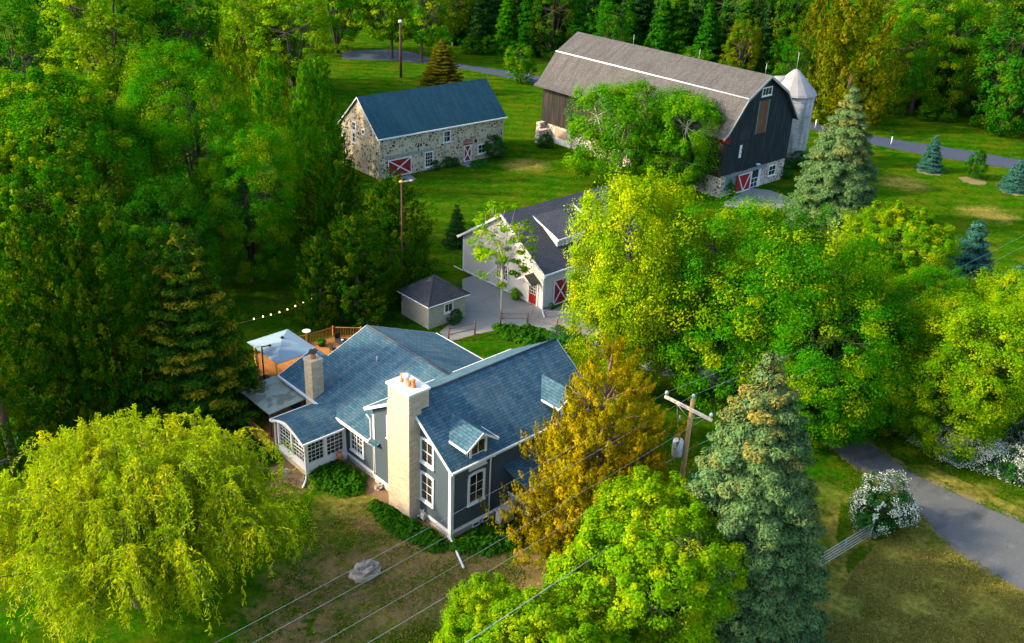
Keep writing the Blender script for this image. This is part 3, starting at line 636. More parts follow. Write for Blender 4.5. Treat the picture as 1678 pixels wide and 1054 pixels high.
cxy = np.array([34.85, 62.0]); HS = (1.85, 2.3); ze, zp = 3.1, 3.85
cv = [(cxy[0] + sx_ * HS[0], cxy[1] + sy_ * HS[1], ze) for sx_, sy_ in ((-1, -1), (1, -1), (1, 1), (-1, 1))]
d = MB(); ap = (cxy[0], cxy[1], zp); d.add(cv + [ap] + [(a, b_, c_ - .04) for a, b_, c_ in cv] + [(ap[0], ap[1], zp - .04)], [(0, 1, 4), (1, 2, 4), (2, 3, 4), (3, 0, 4), (6, 5, 9), (7, 6, 9), (8, 7, 9), (5, 8, 9), (0, 5, 6, 1), (1, 6, 7, 2), (2, 7, 8, 3), (3, 8, 5, 0)])
cl = d.build('canopy', M['fabric'], umb, OU)
d = MB(); d.lathe((cxy[0], cxy[1], zp - .02), [(.16, 0), (.1, .1), (.03, .16)], 10); d.build('finial', M['dark'], umb, OU)
d = MB()
for (a, b_, c_) in cv: d.tube([(cxy[0], cxy[1], zp - .1), (a, b_, c_ - .06)], .02, 5)
d.build('rib', M['dark'], umb, OU)
mx_, my_ = 32.95, 61.85
d = MB(); d.tube([(mx_, my_, DZ), (mx_, my_, 3.75)], .06, 8); d.tube([(mx_, my_, 3.7), (33.6, 61.75, 3.66)], .05, 8); d.lathe((33.6, 61.75, 3.58), [(.1, 0), (.1, .14)], 10); d.build('mast', M['dark'], umb, OU)
d = MB(); d.box(mx_ - .5, mx_ + .5, my_ - .5, my_ + .5, DZ, DZ + .09); d.build('base', M['dark'], umb, OU)

def chair(loc, rz, label):
    e = empty('patio_chair', loc, label, 'chair', 'dark patio chairs on the deck', rz)
    m = MB(); m.box(-.25, .25, -.25, .25, .40, .45); m.build('seat', M['dark'], e)
    m = MB(); m.box(-.25, .25, .22, .27, .45, .95); m.build('backrest', M['dark'], e)
    for a in (-.22, .22):
        for b_ in (-.22, .22): m = MB(); m.box(a - .02, a + .02, b_ - .02, b_ + .02, 0, .40); m.build('leg', M['dark'], e)
tb = empty('patio_table', (40.6, 62.3, DZ), 'round dark patio table on the deck near the curved railing', 'table')
m = MB(); m.lathe((0, 0, .7), [(.6, 0), (.62, .03), (.6, .05)], 20); m.build('table_top', M['dark'], tb)
m = MB(); m.lathe((0, 0, 0), [(.3, 0), (.05, .05), (.04, .7)], 10); m.build('leg', M['dark'], tb)
chair((39.6, 62.1, DZ), radians(90), 'dark patio chair on the parasol side of the round deck table')
chair((40.9, 63.3, DZ), radians(-10), 'dark patio chair between the round deck table and the railing')
chair((41.5, 61.7, DZ), radians(-110), 'dark patio chair on the house side of the round deck table')
m = MB(); m.lathe((40.6, 62.3, DZ + .752), [(.07, 0), (.11, .16), (.09, .17), (.02, .08)], 12); tag(m.build('flower_pot', M['white'], None, (40.6, 62.3, DZ + .75)), 'small white pot in the middle of the round deck table', 'pot')
m = MB(); m.lathe((39.55, 63.9, DZ), [(.26, 0), (.38, .4), (.42, .42), (.36, .4), (.05, .36)], 16); bp = tag(m.build('planter', M['dark'], None, (39.55, 63.9, DZ)), 'dark bowl planter full of green leaves by the deck railing', 'planter')
m = MB(); m.lathe((38.8, 64.9, DZ + .98), [(.06, 0), (.05, .18), (.34, .22), (.36, .27), (.30, .25), (.03, .22)], 18); tag(m.build('bird_bath', M['cap'], None, (38.8, 64.9, DZ + .98)), 'pale round bird bath dish on top of a deck railing post', 'bird bath')

# string lights
OS = tuple(G(460, 515, 2.6)); sl = empty('string_lights', OS, 'string of small warm bulbs hanging over the dark lawn behind the parasol', 'string lights')
pts = [G(390, 530, 2.9), G(408, 526, 2.75), G(430, 521, 2.66), G(455, 514, 2.62), G(480, 505, 2.66), G(512, 490, 2.95), G(540, 476, 3.2)]
m = MB(); m.tube(pts, .022, 5); m.build('cable', M['oldwood'], sl, OS)
for q in ((416, 524), (431, 520), (444, 517), (458, 513), (471, 508.5), (484, 503), (497, 497), (511, 490.5)):
    c = G(*q, 2.62); m = MB(); m.lathe(c, [(.02, 0), (.05, .03), (.06, .08), (.03, .13), (.02, .16)], 8); m.build('bulb', M['bulb'], sl, OS)

# ------------------------------------------------------------------ garage
OG = (60.42, 58.59, 0.0)
gar = empty('garage', OG, 'white clapboard garage with grey roof and red barn style doors', 'garage', rz=radians(-.28))
def gp(mb, name, mat, parent=None): return mb.build(name, mat, parent or gar, OG)
gx0, gx1, gy0, gy1, gr = 60.42, 74.6, 58.59, 70.2, 64.4
gz = lambda y: 7.95 - .66 * abs(y - gr)
w = MB(); w.prism([(gx0, gy0, .12), (gx0, gy1, .12), (gx0, gy1, gz(gy1) - .2), (gx0, gr, gz(gr) - .2), (gx0, gy0, gz(gy0) - .2)], (gx1 - gx0, 0, 0)); gp(w, 'wall', M['gwall'])
w = MB(); w.box(gx0 + .03, gx1, gy0 + .03, gy1 - .03, -.2, .12); gp(w, 'foundation', M['concrete'])
r = MB(); chevron(r, 'x', 60.08, 74.95, gr, 7.95, 58.15, gz(58.15), 70.65, gz(70.65), .15); gp(r, 'roof', M['roofgrey'])
t = MB()
for e in (58.15, 70.65):
    t.prism([(60.08, gr, 7.94), (60.08, e, gz(e) - .01), (60.08, e, gz(e) - .26), (60.08, gr, 7.69)], (-.05, 0, 0))
t.box(60.03, 74.95, 58.03, 58.149, gz(58.15) - .16, gz(58.15) - .02); t.box(60.03, 74.95, 70.651, 70.77, gz(70.65) - .16, gz(70.65) - .02)
t.box(gx0 - .03, gx0 + .18, gy0 - .03, gy0 - .001, 0.1, 3.75); t.box(gx0 - .03, gx0 - .001, gy0, gy0 + .2, .1, 3.75); t.box(gx0 - .03, gx0 - .001, gy1 - .2, gy1, .1, 3.75)
t.box(gx0 - .03, gx0 - .001, 60.75, gy1, .1, .3); t.box(gx0 - .032, gx0 + .0, 70.2, 71.6, .02, .14)
t.tube([(60.15, 58.1, 3.6), (60.3, 58.45, 3.3), (60.3, 58.45, .3), (60.1, 58.2, .12), (59.4, 57.2, .06)], .07, 6)
gp(t, 'trim', M['white'])
gf = face_mx(gx0, 0)
d = MB(); d.fbox(gf, 59.35, 60.40, .2, 2.35, 0, .05); dr = gp(d, 'door', M['red'])
d = MB(); d.fbox(gf, 59.2, 59.35, .15, 2.5, 0, .075); d.fbox(gf, 60.4, 60.55, .15, 2.5, 0, .075); d.fbox(gf, 59.35, 60.4, 2.35, 2.5, 0, .075)
for i in range(4): a = 59.5 + i * .25; d.fbox(gf, a - .015, a + .015, 1.2, 2.15, .05, .075)
for j in range(4): b_ = 1.2 + j * .317; d.fbox(gf, 59.48, 60.27, b_ - .015, b_ + .015, .05, .073)
d.build('door_frame', M['white'], dr, OG)
d = MB(); d.fbox(gf, 59.5, 60.25, 1.2, 2.15, .05, .056); d.build('pane', M['glass'], dr, OG)
d = MB(); d.fbox(gf, 59.44, 59.5, .98, 1.04, .05, .12); d.build('handle', M['dark'], dr, OG)
window(gar, OG, gf, 63.4, 65.12, 1.15, 2.85, 3, 4, mull=2, trim=.12)
# door hood
h = MB(); chevron(h, 'x', 59.25, 60.4, 60.0, 3.35, 59.0, 2.72, 61.0, 2.72, .08); hd = gp(h, 'door_hood', plain('hood_shingle', (0.055, 0.06, 0.045), .9))
h = MB()
for e in (59.0, 61.0): h.prism([(59.249, 60.0, 3.34), (59.249, e, 2.71), (59.249, e, 2.58), (59.249, 60.0, 3.21)], (-.05, 0, 0))
h.tube([(60.4, 59.1, 2.1), (59.4, 59.1, 2.65)], .03, 5); h.tube([(60.4, 60.9, 2.1), (59.4, 60.9, 2.65)], .03, 5); h.build('hood_bracket', M['white'], hd, OG)
# garage doors with white crossbucks
gm_ = face_my(0, gy0)
for k in range(3):
    a0 = 61.85 + k * 4.15; a1 = a0 + 3.65
    d = MB(); d.fbox(gm_, a0, a1, .06, 2.6, 0, .04); dd = gp(d, 'garage_door', M['red'])
    d = MB()
    for a in (a0, (a0 + a1) / 2, a1): d.fbar(gm_, (a, .06), (a, 2.62), .13, .04, .075)
    d.fbar(gm_, (a0, 2.62), (a1, 2.62), .14, .04, .073); d.fbar(gm_, (a0, .1), (a1, .1), .12, .04, .073)
    mid = (a0 + a1) / 2
    for s0, s1 in ((a0, mid), (mid, a1)): d.fbar(gm_, (s0, .12), (s1, 2.6), .12, .04, .066); d.fbar(gm_, (s1, .12), (s0, 2.6), .12, .04, .069)
    d.build('crossbuck', M['white'], dd, OG)
# shed dormers
for xa, xb in ((63.4, 67.2), (69.0, 72.8)):
    d = MB(); yb, yf = 63.4, 60.15; zb, zf = gz(63.4) + .02, 6.05
    d.prism([(xa + .15, yf, gz(yf) - .1), (xa + .15, yf, zf - .12), (xa + .15, yb, zb - .12), (xa + .15, yb, zb - .4)], (xb - xa - .3, 0, 0)); o = gp(d, 'dormer', M['gwall'])
    d = MB(); d.prism([(xa, yf - .3, zf - .06), (xa, yb + .2, zb + .06), (xa, yb + .2, zb - .05), (xa, yf - .3, zf - .17)], (xb - xa, 0, 0)); d.build('dormer_roof', M['roofgrey'], o, OG)
    d = MB(); d.prism([(xa - .001, yf - .3, zf - .05), (xa - .001, yb + .2, zb + .07), (xa - .001, yb + .2, zb - .09), (xa - .001, yf - .3, zf - .22)], (-.06, 0, 0)); d.box(xa - .06, xb, yf - .37, yf - .301, zf - .22, zf - .06); d.box(xa + .13, xa + .3, yf - .03, yf - .002, gz(yf), zf - .1); d.build('fascia', M['white'], o, OG)
m = MB(); m.lathe((60.0, 61.9, 0), [(.28, 0), (.36, .45), (.38, .5), (.3, .48), (.02, .4)], 14); tag(m.build('planter', M['pot'], None, (60.0, 61.9, 0)), 'green planter pot holding a leafy plant left of the red garage door', 'planter')
m = MB(); m.lathe((61.2, 58.1, 0), [(.16, 0), (.24, .35), (.2, .36), (.02, .3)], 12); tag(m.build('planter', M['dark'], None, (61.2, 58.1, 0)), 'small black planter pot on the concrete by the garage corner', 'planter')

# ------------------------------------------------------------------ block shed
OSH = (49.5, 61.85, 0.0)
sh = empty('shed', OSH, 'small square block shed with a hipped grey roof and one white window', 'shed', rz=radians(-.5))
hx0, hx1, hy0, hy1 = 49.5, 53.75, 61.95, 66.0
m = MB(); m.box(hx0, hx1, hy0, hy1, 0, 2.35); m.build('wall', M['shedwall'], sh, OSH)
m = MB(); e = .3; ax, ay, az = (hx0 + hx1) / 2, (hy0 + hy1) / 2, 4.0
cs = [(hx0 - e, hy0 - e, 2.35), (hx1 + e, hy0 - e, 2.35), (hx1 + e, hy1 + e, 2.35), (hx0 - e, hy1 + e, 2.35)]
m.add(cs + [(ax, ay, az)], [(0, 1, 4), (1, 2, 4), (2, 3, 4), (3, 0, 4), (3, 2, 1, 0)]); rf = m.build('roof', M['roofshed'], sh, OSH)
m = MB()
for q in cs: m.tube([(q[0], q[1], q[2] + .02), (ax, ay, az + .02)], .06, 5)
m.build('hip_cap', M['roofgrey'], rf, OSH)
m = MB()
for i in range(4):
    a = np.array(cs[i]); b_ = np.array(cs[(i + 1) % 4]); m.tube([a + [0, 0, -.05], b_ + [0, 0, -.05]], .055, 4, smooth=False)
m.build('gutter', M['white'], rf, OSH)
window(sh, OSH, face_my(0, hy0), 51.2, 52.3, 1.05, 2.05, 2, 1, trim=.14)

# ------------------------------------------------------------------ stone barn
OT = (70.85, 98.85, 0.0)
sb = empty('stone_barn', OT, 'fieldstone barn with a plain dark blue roof and red doors', 'barn', rz=radians(-2.26))
def sp(mb, name, mat, parent=None): return mb.build(name, mat, parent or sb, OT)
tx0, tx1, ty0, ty1, tr = 70.85, 91.3, 98.85, 107.6, 103.2
tz = lambda y: 9.75 - .93 * abs(y - tr)
w = MB(); w.prism([(tx0, ty0, -.2), (tx0, ty1, -.2), (tx0, ty1, tz(ty1) - .2), (tx0, tr, tz(tr) - .2), (tx0, ty0, tz(ty0) - .2)], (tx1 - tx0, 0, 0)); sp(w, 'wall', M['stonewall'])
r = MB(); chevron(r, 'x', tx0 - .25, tx1 + .3, tr, 9.75, ty0 - .35, tz(ty0 - .35), ty1 + .35, tz(ty1 + .35), .15); sp(r, 'roof', M['roofstone'])
t = MB(); t.box(tx0 - .28, tx1 + .33, ty0 - .46, ty0 - .351, tz(ty0 - .35) - .17, tz(ty0 - .35) - .01)
for e in (ty0 - .35, ty1 + .35): t.prism([(tx0 - .25, tr, 9.74), (tx0 - .25, e, tz(e) - .01), (tx0 - .25, e, tz(e) - .2), (tx0 - .25, tr, 9.55)], (-.05, 0, 0))
for a in (tx0 + .12, 81.15, tx1 - .12): t.tube([(a, ty0 - .38, tz(ty0) - .4), (a, ty0 - .08, tz(ty0) - .6), (a, ty0 - .08, .15)], .07, 6)
sp(t, 'trim', M['white'])
tf = face_my(0, ty0)
K = 0.978; za = lambda z: (z + .9) * K
def redx(a0, a1, b0, b1, fr, org, par, both=True):
    d = MB(); d.fbox(fr, a0, a1, b0, b1, 0, .06); o = d.build('door', M['red'], par, org)
    d = MB(); tk = .14
    for a in (a0 + tk / 2, a1 - tk / 2): d.fbar(fr, (a, b0), (a, b1), tk, .06, .10)
    for b_ in (b0 + tk / 2, b1 - tk / 2): d.fbar(fr, (a0, b_), (a1, b_), tk, .06, .098)
    d.fbar(fr, (a0 + .1, b0 + .1), (a1 - .1, b1 - .1), tk, .06, .090)
    if both: d.fbar(fr, (a1 - .1, b0 + .1), (a0 + .1, b1 - .1), tk, .06, .094)
    d.build('crossbuck', M['white'], o, org); return o
redx(tx0 + 1.35, tx0 + 5.0, .05, 2.35, tf, OT, sb)
m = MB(); m.fbox(tf, tx0 + 1.0, tx0 + 8.6, 2.55, 2.85, 0, .06); sp(m, 'lintel', plain('timber_lintel', (.22, .25, .22), .9))
window(sb, OT, tf, tx0 + 7.1, tx0 + 8.5, .35, 2.5, 3, 4, trim=.15)
window(sb, OT, tf, tx0 + 10.05, tx0 + 11.35, 3.25, 4.85, 2, 2, trim=.14)
redx(tx0 + 13.55, tx0 + 14.9, .08, 2.35, tf, OT, sb)
m = MB(); m.fbox(tf, tx0 + 13.55, tx0 + 14.9, 2.36, 2.52, 0, .08); sp(m, 'door_head', M['red'])
m = MB(); m.fbox(tf, tx0 + 13.5, tx0 + 14.95, 2.65, 3.15, 0, .05); sp(m, 'brick_arch', ashlar('red_brick', (.34, .07, .05), (.26, .05, .04), (.45, .33, .28), .09, .2))
window(sb, OT, tf, tx0 + 15.95, tx0 + 18.7, .75, 2.15, 2, 2, mull=2, trim=.17)
tg = face_mx(tx0, 0)
window(sb, OT, tg, 103.9, 104.9, 5.1, 6.3, 2, 2, trim=.13); window(sb, OT, tg, 103.9, 104.9, 3.5, 4.9, 2, 2, trim=.13); window(sb, OT, tg, 101.9, 102.6, 5.1, 5.8, 1, 1, trim=.13)
window(sb, OT, tg, 102.3, 102.7, 1.9, 2.6, 1, 1, trim=.05, name='slit_opening', sill=False)

# ------------------------------------------------------------------ gambrel barn and silo
OB = (101.0, 68.1, 0.0)
bn = empty('gambrel_barn', OB, 'big dark timber barn with a weathered grey gambrel roof on a stone base', 'barn', rz=radians(-.83))
def bp_(mb, name, mat, parent=None): return mb.build(name, mat, parent or bn, OB)
bx0, bx1, by0, by1, br = 101.0, 115.0, 68.1, 100.9, 108.0
prof = [(99.7, 8.05), (100.6, 8.55), (103.75, 12.3), (br, 14.7), (112.25, 12.3), (115.4, 8.55), (116.3, 8.05)]
w = MB(); w.prism([(bx0, by0, 2.9), (bx0, by0, 8.3), (103.9, by0, 12.1), (br, by0, 14.4), (112.1, by0, 12.1), (bx1, by0, 8.3), (bx1, by0, 2.9)], (0, .3, 0)); bp_(w, 'gable_wall', M['barnwood'])
w = MB(); w.prism([(bx0, by0 + .301, 2.6), (bx0, by0 + .301, 8.3), (103.9, by0 + .301, 12.1), (br, by0 + .301, 14.4), (112.1, by0 + .301, 12.1), (bx1, by0 + .301, 8.3), (bx1, by0 + .301, 2.6)], (0, by1 - by0 - .31, 0)); bp_(w, 'side_wall', M['barnside'])
w = MB(); w.box(bx0 + .12, bx1 - .12, by0 + .1, by1 - .1, -.3, 2.88); bp_(w, 'stone_base', M['barnstone'])
w = MB(); w.box(bx0 - 2.2, bx0 + .1, by1 - 2.0, by1 - 1.2, -.3, 1.9); w.box(bx0 - 1.1, bx0 + .1, by1 - 1.0, by1 - .2, -.3, 2.7); bp_(w, 'buttress', M['barnstone'])
r = MB(); lo = [(a, b_ - .2) for a, b_ in prof[::-1]]; r.prism([(a, by0 - .45, b_) for a, b_ in prof + lo], (0, by1 - by0 + 1.0, 0)); rf = bp_(r, 'roof', M['roofbarn'])
m = MB(); m.tube([(103.75, by0 - .44, 12.34), (103.75, by1 + .5, 12.34)], .09, 6); m.build('flashing', M['white'], rf, OB)
m = MB()
for i in range(6):
    (a0, b0), (a1, b1) = prof[i], prof[i + 1]; m.prism([(a0, by0 - .451, b0 - .02), (a1, by0 - .451, b1 - .02), (a1, by0 - .451, b1 - .34), (a0, by0 - .451, b0 - .34)], (0, -.06, 0))
m.build('rake_board', M['grey'], rf, OB)
m = MB(); m.box(bx0 - .06, bx0 - .005, by0 - .4, by0 + 1.4, 7.1, 8.2); bp_(m, 'red_fascia', M['red'])
for yy in (by0 + .6, by0 + 11, by0 + 22.5):
    m = MB(); m.tube([(br, yy, 14.6), (br, yy, 16.0)], .03, 5); m.lathe((br, yy, 15.3), [(.02, 0), (.1, .08), (.02, .16)], 8); m.build('lightning_rod', M['grey'], rf, OB)
bf = face_my(0, by0)
b2 = face_my(0, by0 + .1)
m = MB(); m.fbox(bf, 107.0, 108.8, 7.35, 11.55, 0, .06); bd = bp_(m, 'hay_door', M['browndoor'])
m = MB(); m.fbox(bf, 106.75, 107.0, 7.35, 11.55, 0, .04); m.fbox(bf, 108.8, 109.05, 7.35, 11.55, 0, .04); m.build('door_frame', plain('grey_board', (.12, .14, .15), .9), bd, OB)
window(bn, OB, bf, 107.0, 109.1, 12.1, 13.2, 3, 1, trim=.12)
m = MB(); m.fbar(bf, (bx0 + .5, 6.75), (bx1 - .1, 7.15), .22, 0, .07); bp_(m, 'belt_board', plain('black_board', (.012, .018, .02), .9))
m = MB(); m.fbox(b2, 104.2, 107.35, .0, 2.6, .12, .2); rd = bp_(m, 'sliding_door', M['red'])
m = MB(); tk = .16
for p_, q_ in (((104.45, 2.4), (107.1, 2.4)), ((104.45, 2.4), (105.8, .12)), ((107.1, 2.4), (105.8, .12)), ((104.3, .1), (107.25, .1)), ((107.22, .05), (107.22, 2.55))): m.fbar(b2, p_, q_, tk, .2, .24)
m.build('brace', M['white'], rd, OB)
m = MB(); m.fbox(b2, 107.5, 109.0, .05, 2.5, 0, .05); o = bp_(m, 'doorway', M['dark'])
m = MB(); m.fbox(b2, 107.4, 107.55, 0, 2.6, 0, .12); m.fbox(b2, 109.0, 109.5, 0, 2.65, 0, .12)
for a in (107.55, 108.25, 108.95): m.fbar(b2, (a, .1), (a, 1.35), .07, .06, .1)
for b_ in (.15, .75, 1.35): m.fbar(b2, (107.5, b_), (109.0, b_), .07, .06, .098)
m.build('gate', M['white'], o, OB)
m = MB(); m.fbox(b2, 101.9, 110.4, 2.55, 2.8, .12, .3); bp_(m, 'door_track', plain('blue_grey_beam', (.16, .22, .24), .7))
m = MB(); m.fbox(b2, 102.0, 104.1, .9, 2.5, 0, .06); bp_(m, 'shutter', plain('blue_grey_shutter', (.13, .19, .2), .8))
window(bn, OB, b2, 111.3, 113.0, .95, 2.4, 2, 2, trim=.14)
m = MB(); m.box(bx0 + .06, bx0 + .115, by1 - 5.4, by1 - 2.9, .9, 2.2); bp_(m, 'boarded_window', plain('tan_board', (.34, .25, .16), .9))
m = MB(); m.box(bx0 + .05, bx0 + .116, by1 - 6.2, by1 - 2.6, -.1, .9); bp_(m, 'patch_wall', M['cap'])
m = MB(); m.fbox(bf, 108.1, 108.6, 3.15, 3.3, 0, .35); bp_(m, 'wall_lamp', M['white'])
osn = (104.55, by0 - .03, 5.6)
sgn = empty('barn_sign', osn, 'small white rectangular sign with a dark emblem on the dark barn gable', 'sign')
m = MB(); m.fbox(face_my(0, by0 - .0), 103.95, 105.15, 4.75, 6.4, .0, .05); m.build('board', M['white'], sgn, osn)
m = MB(); fs = face_my(0, by0); m.fbar(fs, (104.53, 5.05), (104.53, 6.05), .10, .05, .065); m.fbar(fs, (104.35, 5.75), (104.71, 5.75), .22, .05, .063); m.fbar(fs, (104.33, 5.25), (104.60, 5.35), .12, .05, .061); m.build('emblem', M['dark'], sgn, osn)

OSI = tuple(G(1299, 152, 9.7) * [1, 1, 0])
si = empty('silo', OSI, 'round grey concrete silo with a pointed metal cap beside the big barn', 'silo')
R_ = 3.05
m = MB(); n = 40; vs = []; zs = [-.3, 3, 6, 9.7]
m.lathe((OSI[0], OSI[1], 0), [(R_, -.3), (R_, 3.2), (R_, 6.4), (R_, 9.7)], 40); m.build('barrel', M['silo'], si, OSI)
m = MB(); m.lathe((OSI[0], OSI[1], 9.65), [(R_ + .2, 0), (R_ + .3, .06), (R_ + .12, .35), (R_ * .82, 1.05), (R_ * .5, 2.05), (R_ * .24, 2.85), (.3, 3.2), (.1, 3.3)], 16, False); cap = m.build('cap', M['silocap'], si, OSI)
m = MB()
v0 = np.array([OSI[0], OSI[1], 0.0]); dv = -rt0 * 1.0 + fwd0 * .25; dv /= np.linalg.norm(dv)
m.tube([v0 + dv * .4 + Z * 10.9, v0 + dv * 2.4 + Z * 10.5, v0 + dv * 3.3 + Z * 10.4], [1.1, 1.25, 1.15], 14); m.build('filling_chute', M['silocap'], cap, OSI)
m = MB(); m.tube([(OSI[0], OSI[1], 12.8), (OSI[0], OSI[1], 15.2)], .03, 5); m.lathe((OSI[0], OSI[1], 14.9), [(.02, 0), (.11, .09), (.02, .18)], 8); m.build('lightning_rod', M['grey'], cap, OSI)
m = MB()
for i in range(1, 13):
    zz = i * .75; m.tube([(OSI[0] + (R_ + .015) * cos(2 * pi * j / 40), OSI[1] + (R_ + .015) * sin(2 * pi * j / 40), zz) for j in range(41)], .02, 4, False)
m.build('hoop', M['grey'], si, OSI)

# ------------------------------------------------------------------ utility poles and wires
px_, py_ = 43.65, 29.27
pole = empty('utility_pole', (px_, py_, 0), 'wooden utility pole with a crossarm and a white transformer can', 'utility pole')
op = (px_, py_, 0)
m = MB(); m.tube([(px_, py_, -.2), (px_, py_, 5), (px_, py_, 10.1)], [.19, .165, .13], 12); m.build('post', M['polewood'], pole, op)
m = MB(); m.box(px_ - .2, px_ - .08, py_ - 1.62, py_ + 1.95, 9.36, 9.54); arm = m.build('crossarm', M['armwood'], pole, op)
m = MB(); m.tube([(px_ - .2, py_ - .9, 9.36), (px_ - .14, py_, 8.75)], .025, 5); m.tube([(px_ - .2, py_ + .9, 9.36), (px_ - .14, py_, 8.75)], .025, 5); m.build('arm_brace', M['grey'], arm, op)
ins = [(px_ - .14, py_ + 1.85, 9.54), (px_, py_, 10.1), (px_ - .14, py_ - 1.5, 9.54)]
for c in ins: m = MB(); m.lathe(c, [(.03, 0), (.03, .12), (.1, .13), (.09, .2), (.12, .22), (.07, .33), (.03, .36)], 10); m.build('insulator', M['white'], pole, op)
m = MB(); m.lathe((px_ - .3, py_ + .42, 5.95), [(.22, 0), (.29, .05), (.34, .1), (.34, 1.1), (.26, 1.2), (.05, 1.25)], 18); tr_ = m.build('transformer', M['white'], pole, op)
for a, b_ in ((-.25, .5), (-.35, .34)): m = MB(); m.tube([(px_ + a, py_ + b_, 7.15), (px_ + a, py_ + b_, 7.6)], [.06, .035], 8); m.build('bushing', M['terra'], tr_, op)
m = MB(); m.box(px_ - .16, px_ - .02, py_ + .1, py_ + .3, 6.3, 6.9); m.build('bracket', M['grey'], tr_, op)
m = MB(); m.tube([(px_ - .55, py_ + .32, 6.75), (px_ - .62, py_ + .36, 6.6), (px_ - .61, py_ + .42, 6.45), (px_ - .6, py_ + .36, 6.3)], .022, 5); m.build('lead_wire', M['dark'], tr_, op)
m = MB()
for sgn_ in (1, -.4): m.tube([(px_ - .14, py_ + 1.0 * sgn_, 9.4), (px_ - .35, py_ + .7 * sgn_, 8.5), (px_ - .3, py_ + .45, 7.6)], .012, 4)
m.lathe((px_ - .3, py_ + .55, 8.4), [(.05, 0), (.05, .4)], 8); m.build('fuse_cutout', M['grey'], pole, op)
def wire(y, z0, pts_l, pts_r, label, r=.0085, zr=None):
    """parabola through the survey points, both spans"""
    m = MB()
    x0 = px_ - .1
    for (xa, za_), xend in ((pts_l, -6.0), (pts_r, 130.0)):
        # z = z0 + b (x-x0) + c (x-x0)^2 with lowest point near mid-span
        d = xa - x0; L_ = xend - x0; zend = z0
        # through (xa,za) and (xend,zend)
        A_ = np.array([[d, d * d], [L_, L_ * L_]]); b_, c_ = np.linalg.solve(A_, [za_ - z0, (za_ - z0) * .9])
        m.tube([(x0 + L_ * i / 24, y, z0 + b_ * L_ * i / 24 + c_ * (L_ * i / 24) ** 2) for i in range(25)], r, 4)
    return tag(m.build('power_line', M['wire'], None, (x0, y, z0)), label, 'power line', 'power lines on the utility pole')
M['wire'] = plain('weathered_wire', (.34, .38, .38), .5, .5)
wire(ins[0][1], 9.8, (13.03, 8.5), (90, 7.3), 'overhead wire from the insulator on the left end of the crossarm')
wire(ins[1][1], 10.4, (14.1, 9.35), (83, 8.1), 'overhead wire from the insulator on top of the wooden pole')
wire(ins[2][1], 9.8, (16.4, 8.98), (80, 7.7), 'overhead wire from the insulator on the right end of the crossarm')
wire(py_ - .15, 6.6, (19.8, 5.9), (66, 5.1), 'lowest overhead wire, fixed to the pole below the transformer', .014)
yl = 24.0
def rayy(px, py, y):
    d = RT * (px - 839) / F - UP * (py - 527) / F + FW; t_ = y / d[1]; return np.array([d[0] * t_, y, CAMH + d[2] * t_])
a = rayy(812, 1021, yl); b_ = rayy(900, 962, yl)
m = MB(); m.tube([a + (a - b_) * 5.0, a, b_, b_ + (b_ - a) * 3.5], .018, 5); tag(m.build('service_cable', M['wire'], None, tuple(a)), 'thick pale cable dipping into the bright maple at the bottom edge', 'cable')
# old pole by the shed
q = G(658, 300, 12.0); pp = empty('tall_pole', (q[0], q[1], 0), 'thin dark wooden pole with a small lamp rising beside the block shed', 'pole'); oq = (q[0], q[1], 0)
m = MB(); m.tube([(q[0], q[1], -.2), (q[0], q[1], 12.3)], [.11, .08], 10); m.build('post', M['darkpole'], pp, oq)
m = MB(); m.lathe((q[0], q[1], 12.0), [(.05, 0), (.22, .08), (.25, .14), (.08, .26)], 12); m.build('lamp', M['polewood'], pp, oq)
m = MB(); m.tube([(q[0], q[1], 12.1), (q[0] + .5, q[1] - .7, 12.35)], .03, 5); m.box(q[0] + .4, q[0] + .65, q[1] - .85, q[1] - .55, 12.28, 12.36); m.build('arm', M['grey'], pp, oq)
m = MB(); m.tube([(q[0], q[1], 7), (q[0] + 2.2, q[1] - 2.6, 0)], .015, 4); m.build('guy_wire', M['dark'], pp, oq)
q = G(656, 37, 9.6); pp = empty('yard_lamp', (q[0], q[1], 0), 'tall wooden yard pole with a white lamp on the back lawn', 'lamp post'); oq = (q[0], q[1], 0)
m = MB(); m.tube([(q[0], q[1], -.2), (q[0], q[1], 9.6)], [.28, .2], 10); m.build('post', M['darkpole'], pp, oq)
m = MB(); m.lathe((q[0], q[1], 9.5), [(.1, 0), (.35, .12), (.38, .3), (.25, .5), (.05, .58)], 12); m.build('lamp', M['white'], pp, oq)

# ------------------------------------------------------------------ fences, gate, markers
def rail_fence(pts, label, zs, mat, pr, rr, name='rail_fence', ph=1.25, cat='fence', sub=None):
    o3 = (pts[0][0], pts[0][1], 0); f_ = empty(name, o3, label, cat)
    P_ = []
    for i in range(len(pts) - 1):
        a = np.array(pts[i][:2]); b_ = np.array(pts[i + 1][:2]); n_ = max(1, int(round(np.linalg.norm(b_ - a) / (sub or 2.6))))
        P_ += [a + (b_ - a) * k / n_ for k in range(n_)]
    P_.append(np.array(pts[-1][:2]))
    for p in P_: m = MB(); m.tube([(p[0], p[1], -.1), (p[0], p[1], ph + rng.uniform(-.05, .08))], pr, 6); m.build('post', mat, f_, o3)
    for zz in zs:
        m = MB(); m.tube([(p[0], p[1], zz) for p in P_], rr, 4, smooth=False); m.build('rail', mat, f_, o3)
    return f_
rail_fence([G(735, 558), G(778, 548)], 'brown rail fence beside the gravel path by the shed', (.55, 1.1), M['oldwood'], .075, .04, sub=2.4)
rail_fence([G(820, 532), G(864, 532), G(912, 545), G(950, 556), G(1010, 575)], 'brown post and rail fence along the concrete yard behind the house', (1.1, .62), M['oldwood'], .075, .035, sub=4.4)
